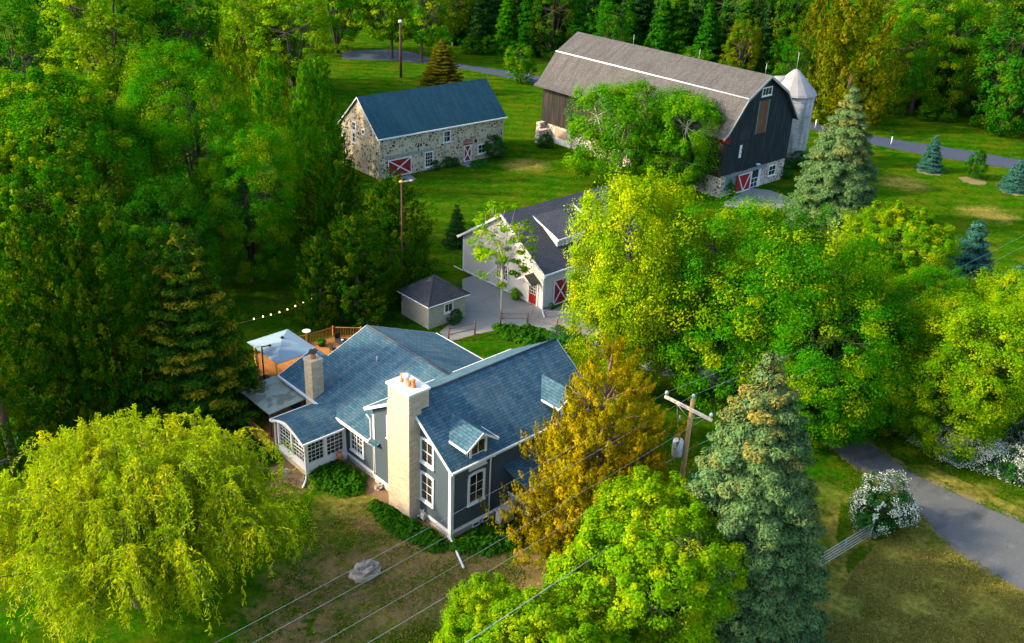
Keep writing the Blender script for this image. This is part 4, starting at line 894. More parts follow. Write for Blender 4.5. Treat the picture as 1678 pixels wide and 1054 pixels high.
rail_fence([G(-60, 790), G(35, 745), G(100, 712), G(150, 690), G(205, 668)], 'thin dark wire fence with metal posts at the edge of the left trees', (.5, .8, 1.1), M['grey'], .035, .012, name='wire_fence', ph=1.4, sub=3.2)
m = MB(); a = G(-40, 782); b_ = G(70, 738); m.prism([(*a[:2], .05), (*b_[:2], .05), (*b_[:2], .45), (*a[:2], .45)], (.12, .08, 0)); tag(m.build('low_wall', M['grey'], None, (a[0], a[1], 0)), 'low grey curb wall at the left edge behind the willow', 'wall')
go = G(1420, 898)
gt = empty('field_gate', (go[0], go[1], 0), 'grey metal tube gate between the blossom bush and the big spruce', 'gate')
ga = G(1421, 885); gb = G(1340, 935); u = (gb - ga)
m = MB()
for zz in (.25, .5, .75, 1.0, 1.25): m.tube([ga + Z * zz, gb + Z * zz], .028, 6)
for k in (0.02, .5, .98): m.tube([ga + u * k + Z * .25, ga + u * k + Z * 1.25], .028, 6)
m.build('gate_leaf', M['grey'], gt, (go[0], go[1], 0))
m = MB(); m.tube([ga + (ga - gb) * .04 - Z * .1, ga + (ga - gb) * .04 + Z * 1.6], .09, 8); m.build('post', M['grey'], gt, (go[0], go[1], 0))
for q, lb in (((1460, 237), 'short white marker post on the back road right of the large blue spruce'), ((1336, 209), 'short white marker post on the back road beside the silo'), ((866, 131), 'short white marker post on the back road left of the big barn')):
    c = G(*q); m = MB(); m.tube([c, c + Z * 1.2], .09, 8); m.lathe(c + Z * 1.2, [(.09, 0), (.05, .06)], 8); tag(m.build('marker_post', M['white'], None, tuple(c)), lb, 'marker post', 'white marker posts along the back road')

# rocks and small things
def rock(px, py, sx_, sy_, sz_, label, seed, pole_=None):
    r_ = np.random.default_rng(seed); c = G(px, py); n1, n2 = 9, 14; vs = []; fs = []
    for i in range(n1 + 1):
        for j in range(n2):
            th = pi * i / n1 * .5 + .0; ph = 2 * pi * j / n2; k = 1 + r_.normal(0, .13)
            ct = cos(pi / 2 - th); fl = min(1.0, abs(cos(ph)) ** -.15 if abs(cos(ph)) > .05 else 1.2)
            vs.append((c[0] + sx_ * k * (sin(th) ** .5 if th > 0 else 0) * cos(ph) * fl, c[1] + sy_ * k * (sin(th) ** .5 if th > 0 else 0) * sin(ph), sz_ * k * cos(th) * (1 + .25 * sin(ph + seed)) - .08))
    for i in range(n1):
        for j in range(n2): fs.append((i * n2 + j, (i + 1) * n2 + j, (i + 1) * n2 + (j + 1) % n2, i * n2 + (j + 1) % n2))
    m = MB(); m.add(vs, fs); return tag(m.build('boulder', M['rock'], None, (c[0], c[1], 0)), label, 'rock')
rock(598, 941, .95, .7, .85, 'large pale boulder lying on the bare soil in front of the house', 3)
rock(468, 775, .38, .3, .3, 'small grey rock on the mulch in front of the sunroom', 5)
rock(498, 787, .28, .22, .2, 'small rock by the right corner of the sunroom', 6)
rock(621, 800, .35, .3, .35, 'grey rock in the mulch left of the stone chimney foot', 8)
rock(632, 792, .2, .2, .3, 'dark little rock against the house wall left of the chimney', 11)
cb = G(559, 764); m = MB(); m.lathe((cb[0] - .1, cb[1], .75), [(.02, 0), (.17, .06), (.24, .22), (.2, .38), (.05, .44)], 14); m.tube([(cb[0] - .1, cb[1], 0), (cb[0] - .1, cb[1], .78)], .03, 6)
tag(m.build('garden_ball', M['terra'], None, (cb[0] - .1, cb[1], 0)), 'orange clay ball on a stake in the hostas by the sunroom', 'garden ornament')
# ------------------------------------------------------------------ vegetation
def nrmz(a): return a / (np.linalg.norm(a, axis=-1, keepdims=True) + 1e-9)
def leaf_mesh(name, C, Nr, D, Lg, Wd, rnd, clu, mat, fold=0.0):
    """one small lozenge face per leaf: centre C, normal Nr, direction D"""
    n = len(C); D = nrmz(D - Nr * np.sum(D * Nr, 1, keepdims=True)); S = np.cross(Nr, D)
    Lg = np.broadcast_to(Lg, n)[:, None]; Wd = np.broadcast_to(Wd, n)[:, None]
    V = np.empty((n, 4, 3)); V[:, 0] = C - D * Lg * .5; V[:, 1] = C + S * Wd * .5 + D * Lg * .08; V[:, 2] = C + D * Lg * .5 - Nr * Lg * .12; V[:, 3] = C - S * Wd * .5 + D * Lg * .08
    me = bpy.data.meshes.new(name); me.vertices.add(n * 4); me.vertices.foreach_set('co', V.astype(np.float32).ravel())
    me.loops.add(n * 4); me.loops.foreach_set('vertex_index', np.arange(n * 4, dtype=np.int32))
    me.polygons.add(n); me.polygons.foreach_set('loop_start', np.arange(0, n * 4, 4, dtype=np.int32)); me.polygons.foreach_set('loop_total', np.full(n, 4, dtype=np.int32))
    me.update(calc_edges=True)
    for nm, arr in (('rnd', rnd), ('clu', clu)):
        a = me.attributes.new(nm, 'FLOAT', 'FACE'); a.data.foreach_set('value', np.asarray(arr, dtype=np.float32))
    me.materials.append(mat); return me
def tube_mesh(name, tubes, mat, n=6):
    m = MB()
    for pts, rr in tubes: m.tube(pts, rr, n if rr[0] > .06 else 4, cap=False)
    me = bpy.data.meshes.new(name); me.from_pydata(m.v, [], m.f); me.polygons.foreach_set('use_smooth', [True] * len(me.polygons)); me.materials.append(mat); return me
def rdir(r, n): return nrmz(r.normal(size=(n, 3)))

def deciduous(seed, h, rad, cb=.22, nlobe=11, ncl=520, nl=55, leaf=.30, clr=.75, flat=.75, trunk=.32, shoots=0.0, bark='bark', up=.45, weep=0.0, sink=0.0):
    r = np.random.default_rng(seed); hz = h * (1 - cb) / 2; cz = h * cb + hz - sink * h
    lob = []
    for i in range(nlobe):
        d = rdir(r, 1)[0]; k = r.uniform(.30, .62)
        lob.append((np.array([d[0] * rad * k, d[1] * rad * k, cz + d[2] * hz * k]), r.uniform(.40, .60)))
    lob.append((np.array([0, 0, cz + hz * .15]), .62))
    cl = []; od = []
    tries = 0
    while len(cl) < ncl and tries < ncl * 30:
        tries += 1
        c, k = lob[r.integers(len(lob))]; d = rdir(r, 1)[0]
        p = c + d * np.array([rad, rad, hz]) * k * r.uniform(.82, 1.06)
        if any(np.linalg.norm((p - c2) / (np.array([rad, rad, hz]) * k2)) < .74 for c2, k2 in lob) and r.random() > .12: continue
        if p[2] < max(.08, h * cb * .55): continue
        cl.append(p); od.append(nrmz((p - np.array([0, 0, cz * .8])) / np.array([1, 1, 1.0])))
    cl = np.array(cl); od = np.array(od)
    if shoots:
        # upright leader shoots standing out of the top
        top = np.where(od[:, 2] > .35)[0]; top = r.choice(top, int(len(top) * shoots))
        extra = [cl[top] + np.array([0, 0, 1.0]) * s_ * clr for s_ in (.7, 1.35)]
        cl = np.r_[cl, extra[0], extra[1]]; od = np.r_[od, od[top], od[top]]
    # fit the crown to its stated height and spread, without stray outliers
    keep = np.ones(len(cl), bool)
    if not shoots: keep &= cl[:, 2] <= np.percentile(cl[:, 2], 98.5)
    rc_ = np.hypot(cl[:, 0], cl[:, 1]); keep &= rc_ <= np.percentile(rc_, 97.5)
    if shoots: top = np.arange(int(keep[-2 * len(top):].sum()) // 2)
    cl = cl[keep]; od = od[keep]
    zb = max(.05 * h if cb < .1 else h * cb * .8, .12); z0_, z1_ = cl[:, 2].min(), cl[:, 2].max(); kz = (h - clr * .5 - zb) / (z1_ - z0_); kr = (rad - clr * .5) / np.hypot(cl[:, 0], cl[:, 1]).max()
    fit = lambda q: np.array([q[..., 0] * kr, q[..., 1] * kr, zb + (q[..., 2] - z0_) * kz]).T if q.ndim > 1 else np.array([q[0] * kr, q[1] * kr, zb + (q[2] - z0_) * kz])
    cl = fit(cl); lob = [(fit(c), k) for c, k in lob]
    m = len(cl); cr = clr * r.uniform(.6, 1.4, m)
    if shoots: cr[-2 * len(top):] *= .5
    idx = np.repeat(np.arange(m), nl); n = len(idx)
    off = rdir(r, n) * (r.uniform(0, 1, n) ** .45)[:, None]; off = off + od[idx] * .25
    off[:, 2] *= flat * (1 + weep)
    C = cl[idx] + off * cr[idx][:, None]
    Nr = nrmz(off * .8 + od[idx] * .5 + np.array([0, 0, up]) + r.normal(0, .42, (n, 3)))
    D = od[idx] * .7 + r.normal(0, .6, (n, 3)) + np.array([0, 0, -.45 - 2.2 * weep])
    s_ = leaf * r.uniform(.5, 1.45, n)
    clu = r.uniform(0, 1, m)
    crown = leaf_mesh('crown', C, Nr, D, s_, s_ * .68, r.uniform(0, 1, n), np.clip(clu[idx] + r.normal(0, .05, n), 0, 1), L['green'])
    tubes = [([(0, 0, -.3), (r.normal(0, .12), r.normal(0, .12), h * cb), (r.normal(0, .2), r.normal(0, .2), cz), (0, 0, cz + hz * .5)], [trunk * 1.25, trunk, trunk * .6, trunk * .15])]
    for c, k in lob:
        b0 = np.array([0, 0, h * cb * r.uniform(.7, 1.3)]); mid = b0 * .5 + c * .5 + np.array([0, 0, .4])
        tubes.append(([b0, mid, c], [trunk * .5, trunk * .3, trunk * .18]))
        near = np.argsort(np.linalg.norm(cl - c, axis=1))[:60]; near = r.choice(near, min(10, len(near)), replace=False)
        for q in near: tubes.append(([c, (c + cl[q]) / 2 + r.normal(0, .2, 3), cl[q]], [trunk * .16, trunk * .1, .015]))
    return crown, tube_mesh('trunk', tubes, L[bark])

def spruce(seed, h, rad, nb=260, tuft=9, needle=.34, sun_gold_top=0.0, drop=.32, base=.03, per=11, sharp=.9, thin=.30, spread=.34, upc=.5, tip=0.0, puff=.42, tier=.85):
    r = np.random.default_rng(seed); Cs = []; Ns = []; Ds = []; Ls = []; Cl = []; tubes = [([(0, 0, -.2), (0, 0, h * .5), (0, 0, h)], [.02 * h + .04, .011 * h + .02, .015])]
    for i in range(nb):
        f = (i + .5) / nb; f = 1 - (1 - f) ** .62 if True else f
        nt = max(8, int(h / tier)); f = min(.995, (math.floor(f * nt) + .5 + r.normal(0, .13)) / nt); f = max(f, 0.0)
        z = h * (base + (1 - base) * f); ln = rad * ((1 - f) ** sharp) * r.uniform(.72, 1.12) + .12
        th = i * 2.399963 + r.normal(0, .25); o = np.array([cos(th), sin(th), 0])
        lift = .35 * f; steps = max(3, int(ln / .26))
        pr = np.linspace(.0, 1, 5); pts = [np.array([0, 0, z]) + o * ln * t + np.array([0, 0, 1.0]) * ln * (lift * t - drop * t * t + .12 * t ** 3) for t in pr]
        if ln > .8: tubes.append((pts, [.02 + .012 * ln, .016 + .009 * ln, .02, .014, .008]))
        side = np.array([-o[1], o[0], 0])
        cv = r.uniform(0, 1)
        for q in range(steps):
            t = .25 + .78 * (q + r.uniform(0, 1)) / steps; t = min(t, 1.04)
            p0 = np.array([0, 0, z]) + o * ln * t + np.array([0, 0, 1.0]) * ln * (lift * t - drop * t * t + .12 * t ** 3)
            wmax = spread * ln * (1.15 - t) + .12
            for sgn in ((0,) if wmax < .2 else (-1, 0, 1)):
                w = sgn * wmax * r.uniform(.5, 1.1)
                p = p0 + side * w + np.array([0, 0, -abs(w) * .25]) + r.normal(0, .05, 3)
                k = per; off = rdir(r, k) * needle * puff; off[:, 2] = off[:, 2] * .8
                dirs = nrmz(o * .8 + side * (.9 * sgn) + np.array([0, 0, upc - .3]) + r.normal(0, .55, (k, 3)))
                Cs.append(p + off + dirs * needle * .25); Ds.append(dirs); Ns.append(nrmz(np.array([0, 0, .9]) + o * .55 + off / needle + r.normal(0, .4, (k, 3))))
                Ls.append(needle * r.uniform(.7, 1.25, k)); Cl.append(np.clip(np.full(k, cv * .5 + (.5 * max(0, f - .45) / .55 * sun_gold_top if sun_gold_top else .2) + tip * max(0, t - .55) * 1.6) + r.normal(0, .1, k), 0, 1))  # spruce tops shift towards gold by height, painted sunlight
    C = np.concatenate(Cs); n = len(C); Lg = np.concatenate(Ls)
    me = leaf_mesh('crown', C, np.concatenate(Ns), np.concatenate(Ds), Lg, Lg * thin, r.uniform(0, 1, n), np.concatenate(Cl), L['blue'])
    return me, tube_mesh('trunk', tubes, L['bark'])

def column(seed, h, rad, ncl=420, nl=42, leaf=.36, prof=None, clr=.5, sharp=.55, lean=.35, bark='redbark', base=.02, ragged=.2, thin=.36, limbs=26):
    """cedars and arborvitae: upright fan sprays over a pointed body"""
    r = np.random.default_rng(seed); cl = []; od = []
    for i in range(ncl):
        f = 1 - (1 - r.uniform(0, 1)) ** .7; f = min(f, .995)
        rr = rad * ((1 - f) ** sharp) * (0.72 + .28 * min(1, f / .15)) * (1 + r.normal(0, ragged)) * (r.uniform(.45, 1) if r.random() < .3 else 1)
        th = r.uniform(0, 2 * pi); lump = 1 + .16 * sin(3 * th + 7 * f + seed) + .10 * sin(5 * th - 11 * f)
        cl.append((rr * lump * cos(th), rr * lump * sin(th), h * (base + (1 - base) * f))); od.append((cos(th), sin(th), .25))
    cl = np.array(cl); od = nrmz(np.array(od)); m = len(cl); idx = np.repeat(np.arange(m), nl); n = len(idx)
    cr = clr * r.uniform(.6, 1.3, m) * (1 - .45 * cl[:, 2] / h)
    up = nrmz(np.array([0, 0, 1.0]) + od * lean); t = r.uniform(-1, 1.2, n); off = rdir(r, n) * (.55 * (1.15 - np.abs(t)))[:, None]
    C = cl[idx] + (off + up[idx] * t[:, None] * 1.1) * cr[idx][:, None]
    Nr = nrmz(off * .9 + od[idx] * .8 + r.normal(0, .45, (n, 3))); D = up[idx] + off * .7 + r.normal(0, .35, (n, 3))
    s_ = leaf * r.uniform(.6, 1.3, n); clu = r.uniform(0, 1, m)
    me = leaf_mesh('crown', C, Nr, D, s_, s_ * thin, r.uniform(0, 1, n), np.clip(clu[idx] + r.normal(0, .08, n), 0, 1), L['cedar'])
    tubes = [([(0, 0, -.2), (.1, 0, h * .4), (0, .1, h * .75), (0, 0, h * .86)][:4 if limbs else 2], [.018 * h + .05, .013 * h + .03, .006 * h + .02, .01][:4 if limbs else 2])]
    for q in r.choice(m, limbs, replace=False): tubes.append(([(0, 0, max(.3, cl[q][2] - rad * .35)), cl[q] * [.5, .5, 1] - [0, 0, rad * .12], cl[q]], [.05 + .012 * rad, .04, .012]))
    return me, tube_mesh('trunk', tubes, L[bark])

def willow(seed, h, rad, nlimb=46, nstr=34, leaf=.26):
    r = np.random.default_rng(seed); tubes = []; Cs = []; Ds = []; Cl = []; Tw = []
    for a in range(3):
        th = a * 2.1 + .4; tubes.append(([(0.2 * cos(th), .2 * sin(th), -.2), (.5 * cos(th), .5 * sin(th), h * .2), (1.6 * cos(th), 1.6 * sin(th), h * .55)], [.42, .36, .2]))
    for i in range(nlimb):
        th = 2 * pi * i / nlimb * 1.0 + r.normal(0, .2); k = (i * .618) % 1.0; rr = rad * (.06 + .94 * k ** .75) * r.uniform(.85, 1.08); zt = h * (1.0 - .36 * (rr / rad) ** 2.2) * r.uniform(.9, 1.02)
        o = np.array([cos(th), sin(th), 0]); st = np.array([.5 * cos(th), .5 * sin(th), h * .22]); tip = o * rr + Z * zt; mid = st * .45 + tip * .55 + Z * h * .10 + r.normal(0, .5, 3)
        tubes.append(([st, st * .25 + mid * .5 + tip * .25 - Z * h * .06, tip - Z * .5], [.10, .05, .015])); cv = r.uniform(0, 1)
        for q in range(nstr):
            u = .30 + .72 * r.uniform(0, 1); p = st * (1 - u) ** 2 + 2 * u * (1 - u) * mid + u * u * tip
            ph = th + r.normal(0, .9); so = np.array([cos(ph), sin(ph), 0]); ln = r.uniform(.10, .30) * h * (.6 + .4 * u); rise = r.uniform(.1, .8); outw = r.uniform(.3, 2.1)
            ns = int(ln / .13) + 4; t = np.linspace(0, 1, ns)
            P_ = p + so * (outw * (1 - np.exp(-3.2 * t)))[:, None] + Z * (rise * np.sin(np.minimum(t * 6, pi)) * np.exp(-t * 2) - ln * t ** 1.35)[:, None]
            P_ = P_ + so * (.25 * np.sin(t * 4 + q))[:, None]
            P_ = P_[P_[:, 2] > .4]
            if len(P_) < 4: continue
            dd = np.gradient(P_, axis=0); rep = 3 if r.random() < .6 else 2
            for w in range(rep):
                side = rdir(r, len(P_)); Cs.append(P_ + side * .13 + r.normal(0, .03, P_.shape)); Ds.append(nrmz(dd) + side * .5); Cl.append(np.full(len(P_), np.clip(cv * .6 + .4 * r.uniform(0, 1), 0, 1)))
            if r.random() < .5: tubes.append(([P_[0], P_[len(P_) // 3], P_[2 * len(P_) // 3]], [.018, .012, .008]))
    C = np.concatenate(Cs); D = np.concatenate(Ds); n = len(C); Nr = nrmz(rdir(r, n) + np.array([0, 0, .35]) + nrmz(C * [1, 1, 0]) * .3); s_ = leaf * r.uniform(.7, 1.3, n)
    me = leaf_mesh('crown', C, Nr, D, s_, s_ * .21, r.uniform(0, 1, n), np.concatenate(Cl), L['willow'])
    return me, tube_mesh('trunk', tubes, L['bark'])

def tuftplant(seed, n, rad, h, leaf, thin, mat, droop=.6):
    r = np.random.default_rng(seed); th = r.uniform(0, 2 * pi, n); q = r.uniform(0, 1, n) ** .6; o = np.c_[np.cos(th), np.sin(th), np.zeros(n)]
    C = o * (q * rad)[:, None] + Z * (h * (1 - .75 * q ** 1.6) * r.uniform(.6, 1.05, n))[:, None]
    D = o + Z * (.4 - droop * q)[:, None]; Nr = nrmz(Z * 1.0 + o * (.7 * q)[:, None] + r.normal(0, .25, (n, 3)))
    s_ = leaf * r.uniform(.7, 1.25, n)
    return leaf_mesh('leaves', C, Nr, D, s_, s_ * thin, r.uniform(0, 1, n), np.full(n, r.uniform(0, 1)), mat)

def put(tmpl, name, loc, label, cat, leafm, group=None, s=(1, 1, 1), rz=None, barkm=None, cname='crown'):
    e = empty(name, (float(loc[0]), float(loc[1]), 0.0), label, cat, group, rng.uniform(0, 6.28) if rz is None else rz); e.scale = s
    for nm, me in ((cname, tmpl[0]), ('trunk', tmpl[1])):
        if me is None: continue
        o = bpy.data.objects.new(nm, me); COL.objects.link(o); o.parent = e
        mt = leafm if nm == cname else barkm
        if mt: o.material_slots[0].link = 'OBJECT'; o.material_slots[0].material = mt
    return e
def topat(tx, ty, h): return G(tx, ty, h)

# templates
D1 = deciduous(11, 18, 7, .10, 13, 760, 150, .165, .84, shoots=.35)
D2 = deciduous(23, 18, 7.5, .10, 15, 800, 150, .165, .90)
D3 = deciduous(37, 13, 5, .05, 11, 720, 150, .13, .58, shoots=.5, trunk=.2)
DR = deciduous(41, 17, 8.6, .06, 20, 980, 165, .165, .98, flat=.72)
DY = deciduous(55, 19, 6.8, .08, 14, 900, 160, .165, .84, flat=.9, up=.3, shoots=.08)
DFA = deciduous(61, 20, 7, .03, 12, 340, 62, .36, 1.0, trunk=.35)
DFB = deciduous(67, 20, 6.5, .04, 11, 340, 62, .36, .95, trunk=.35)
DFC = deciduous(71, 17, 6, .24, 9, 250, 54, .34, .9, trunk=.25)
DS = deciduous(77, 6, 2.6, .0, 7, 190, 50, .19, .46, trunk=.07, sink=.12)
S1 = spruce(81, 18.5, 6.3, 520, needle=.22, sun_gold_top=.75, per=26, thin=.36, puff=.95, sharp=.74, tip=.15, spread=.30)
S2 = spruce(83, 16.5, 5.4, 330, needle=.27, sun_gold_top=.6, drop=.5, per=22, thin=.34, puff=.85, sharp=.74, tip=.2, spread=.28)
S3 = spruce(85, 9, 3.0, 220, needle=.25, per=18, thin=.34, puff=.7, sharp=.75)
SY = spruce(87, 4.6, 1.75, 150, tier=.42, needle=.18, per=14, sharp=.8, thin=.34, puff=.6)
SF = spruce(89, 18, 4.3, 150, needle=.70, per=7, spread=.5, thin=.42)
SF2 = spruce(91, 18, 4.6, 140, needle=.70, per=7, drop=.6, spread=.5, thin=.42)
HM = spruce(93, 16, 4.6, 210, needle=.34, drop=.05, sun_gold_top=.35, per=11, sharp=.8, spread=.40, tip=.5, puff=.6)
CA = column(101, 17, 3.5, 640, 62, .24, sharp=.40, clr=.74, ragged=.10, limbs=0, lean=.5)
CB = column(103, 18, 3.4, 640, 62, .24, sharp=.44, clr=.74, ragged=.10, limbs=0, lean=.5)
CC = column(105, 19.5, 3.0, 620, 66, .24, sharp=.8, clr=.62, ragged=.14, limbs=0)
CD = column(107, 14, 4.0, 720, 70, .24, sharp=.46, clr=.86, lean=.9, ragged=.15, limbs=0)
CG = column(109, 14.5, 4.6, 620, 95, .24, sharp=.50, clr=.80, lean=.75, ragged=.28, limbs=70, base=.04, thin=.30)
CF = column(111, 17, 4.5, 300, 60, .42, sharp=.45, clr=1.2, lean=.5, ragged=.12, limbs=0)
WL = willow(121, 13.5, 9.0, 104, 25, .30)
BI = deciduous(123, 12.5, 5.0, .02, 15, 560, 85, .20, .62, weep=.9, bark='palebark', trunk=.2, sink=.03)
SP = deciduous(131, 12.0, 2.6, .40, 10, 80, 44, .22, .46, trunk=.085, bark='palebark')

def T(tm, name, tx, ty, h, r0, h0, lab, mat, rad=None, rz=None, group=None, cat='tree', bark=None, baser=None):
    p = topat(tx, ty, h); s = (rad / r0 if rad else h / h0); return put(tm, name, p, lab, cat, mat, group, (s, s, h / h0), rz, bark)

# left foreground and middle
put(WL, 'weeping_willow', topat(195, 730, 10.6), 'big yellow green weeping willow in the bottom left corner', 'tree', L['willow'], s=(1.02, 1.02, .79))
T(CA, 'arborvitae', 45, 345, 17, 3.5, 17, 'tall dark arborvitae at the left edge behind the willow', L['arb'], 4.3)
T(CB, 'arborvitae', 150, 318, 18, 3.4, 18, 'tall dark arborvitae between the left edge one and the gold tipped hemlock', L['arb'], 4.2)
T(CA, 'arborvitae', 105, 395, 15.5, 3.5, 17, 'shorter dark arborvitae filling the gap between the two tall ones', L['arb'], 3.0)
T(CB, 'arborvitae', -45, 440, 15, 3.4, 18, 'dark arborvitae cut by the left edge above the willow', L['arb'], 3.6)
T(HM, 'hemlock_tree', 290, 364, 16.0, 4.6, 16, 'dark pointed hemlock with gold tipped branches left of the parasol', L['hemlock'], 4.8)
T(D1, 'maple_tree', 85, 95, 21, 7, 18, 'broad maple with yellow lit top at the left edge', L['green'], 9.2)
T(D2, 'maple_tree', 300, 78, 20.5, 7.5, 18, 'broad dark green maple right of the yellow topped one', L['mid'], 8.0)
T(D3, 'maple_tree', 20, 215, 17, 5, 13, 'smaller maple below the yellow topped one at the left edge', L['green'], 6.4)
T(D2, 'maple_tree', 395, 205, 15.5, 7.5, 18, 'lower maple filling the slope left of the pointed green cedar', L['mid'], 5.4)
T(D2, 'maple_tree', 245, 300, 13, 7.5, 18, 'low dark maple in the gap behind the gold tipped hemlock', L['dark'], 5.0)
T(CC, 'cedar_tree', 495, 104, 19.0, 3.0, 19.5, 'slender pointed light green cedar left of the stone barn', L['birch'], 3.2)
T(CD, 'juniper_tree', 545, 240, 13.5, 4, 14, 'tall dark juniper left of the thin dark pole', L['arb'], 3.7)
T(CD, 'juniper_tree', 640, 285, 11.8, 4, 14, 'wide dark juniper behind the thin dark pole', L['arb'], 4.0)
T(CD, 'juniper_tree', 580, 350, 10, 4, 14, 'short dark juniper in front of the two taller ones', L['arb'], 3.6)
T(CD, 'juniper_tree', 520, 385, 8.5, 4, 14, 'low dark juniper at the lawn edge above the string lights', L['arb'], 2.4)
T(CF, 'golden_cedar', 372, 55, 17, 4.5, 17, 'golden tipped cedar behind the dark green maple', L['olive'], 3.8)
T(CF, 'dark_cedar', 440, 95, 16, 4.5, 17, 'dark cedar behind the slender pointed cedar', L['mid'], 3.4)
T(CF, 'dark_cedar', 520, 95, 15, 4.5, 17, 'dark cedar right of the slender pointed cedar top', L['dark'], 3.0)
T(CF, 'golden_cedar', 215, 95, 17, 4.5, 17, 'small golden cedar top between the two broad maples', L['olive'], 2.2)
# far left background
T(DFA, 'ash_tree', 150, -70, 22, 7, 20, 'tall pale green ash tree beyond the broad maples', L['lime'], 10.0)
T(DFB, 'forest_tree', 285, -40, 20, 6.5, 20, 'very dark tree in the gap right of the pale ash', L['dark'], 6.0)
T(DFB, 'forest_tree', 5, -10, 20, 6.5, 20, 'dark tree in the top left corner', L['dark'], 6.0)
T(DFA, 'forest_tree', 400, -75, 21, 7, 20, 'olive green tree at the top edge left of the bright lawn', L['lime'], 8.4)
T(DFB, 'forest_tree', 470, -30, 18, 6.5, 20, 'bright green tree above the dark cedars', L['lime'], 7.0)
T(DFA, 'forest_tree', 545, -90, 20, 7, 20, 'bright green tree where the back road fades out', L['green'], 9)
T(DFA, 'forest_tree', 60, -120, 22, 7, 20, 'dark tree high in the top left behind the ash', L['dark'], 7.0)
T(DFB, 'forest_tree', 240, -120, 22, 6.5, 20, 'tree behind the pale ash against the top edge', L['dark'], 7.0)
T(DFC, 'lawn_tree', 640, -60, 17.5, 6, 17, 'tall light green tree behind the yard lamp', L['lime'], 6.5)
T(DFC, 'lawn_tree', 745, -70, 17.5, 6, 17, 'tall green tree with bare trunk right of the yard lamp', L['olive'], 6.5)
T(DFC, 'lawn_tree', 690, -60, 18, 6, 17, 'green tree between the two bare trunked lawn trees', L['green'], 6.0)
T(HM, 'young_cedar', 725, 62, 9, 4.6, 16, 'bronze young conifer behind the stone barn roof', L['bronze'], 4.0)
# wood behind the barn
gsp = 'dark trees of the wood behind the barn'; lsp = 'dark tree of the dense wood behind the barn and silo'
edge = smooth([G(*q) for q in ((770, 86), (850, 92), (940, 104), (1050, 112), (1160, 122), (1260, 132), (1330, 148), (1400, 172), (1490, 190), (1580, 204), (1690, 214), (1800, 224))], 12)
ed = np.array(edge); acc = np.r_[0, np.cumsum(np.linalg.norm(np.diff(ed, axis=0), axis=1))]; away = np.array([cos(YAW + .25), sin(YAW + .25)])
for row in range(4):
    for s_ in np.arange(0 if row else 2, acc[-1], 5.2 + row * .6):
        if row == 0 and .60 < s_ / acc[-1] < .93: continue
        s2 = s_ + rng.uniform(-1.3, 1.3); p_ = np.array([np.interp(s2, acc, ed[:, 0]), np.interp(s2, acc, ed[:, 1])]) + away * (2 + row * 6.0 + rng.uniform(-1.5, 1.5))
        east = s2 / acc[-1] > .50; tm = (DFB if rng.random() < .6 else SF) if east else (SF2 if rng.random() < .45 else (SF if rng.random() < .7 else DFB))
        hh = rng.uniform(.72, 1.05) if row else rng.uniform(.62, .95)
        put(tm, 'forest_tree', p_, lsp, 'tree', [L['spruce'], L['dark'], L['mid'], L['cedar']][int(rng.choice(4, p=[.45, .3, .1, .15]))] , gsp, s=(hh * rng.uniform(.9, 1.2),) * 2 + (hh,))
for s_ in np.arange(0, acc[-1], 4.2):
    s2 = s_ + rng.uniform(-1, 1); p_ = np.array([np.interp(s2, acc, ed[:, 0]), np.interp(s2, acc, ed[:, 1])]) - away * rng.uniform(-.5, 1.2); q_ = rng.uniform(.45, .8)
    put(DS, 'undergrowth_bush', p_, 'low dark bush in the undergrowth along the edge of the wood', 'bush', L['dark'] if rng.random() < .7 else L['mid'], 'undergrowth along the edge of the wood', s=(q_ * 1.3, q_ * 1.3, q_ * .8))
for i, (tx, ty, h, rr, mt, lb) in enumerate(((1222, 28, 12, 3.6, 'olive', 'light olive young tree behind the barn ridge'), (1140, 75, 8, 3.6, 'mid', 'low green tree just above the middle of the barn ridge'),
        (855, 70, 7, 3.0, 'mid', 'low round tree at the wood edge left of the barn'), (1305, 55, 12, 4.2, 'dark', 'dark tree right behind the silo cap'), (1345, 105, 6, 3.0, 'mid', 'small green tree at the wood edge right of the silo'),
        (1000, 0, 15, 4.5, 'dark', 'dark leafy tree among the spruces above the barn'))):
    T(DFB, 'forest_tree', tx, ty, h, 6.5, 20, lb, L[mt], rr)
T(CF, 'golden_tree', 1425, -35, 22.5, 4.5, 17, 'large olive gold tree right of the silo', L['oldgold'], 6.8)
T(CF, 'golden_tree', 1368, -40, 21, 4.5, 17, 'bronze tree left of the large olive gold one', L['oldgold'], 4.6)
T(D2, 'maple_tree', 1540, -35, 22, 7.5, 18, 'large bright maple at the wood edge in the top right', L['green'], 9.2)
T(DFA, 'forest_tree', 1640, -50, 22, 7, 20, 'dark green tree in the top right corner', L['mid'], 6.5)
T(DFB, 'forest_tree', 1690, 20, 19, 6.5, 20, 'dark tree cut by the right edge near the top', L['dark'], 6.0)
T(DFA, 'forest_tree', 1480, -120, 22, 7, 20, 'dark tree behind the large bright maple', L['dark'], 7.0)
T(DFB, 'forest_tree', 1600, -130, 22, 6.5, 20, 'tall tree at the top edge between the maple and the corner', L['mid'], 7.0)
T(DFA, 'forest_tree', 1720, -110, 22, 7, 20, 'tall tree just inside the top right corner', L['mid'], 7.0)
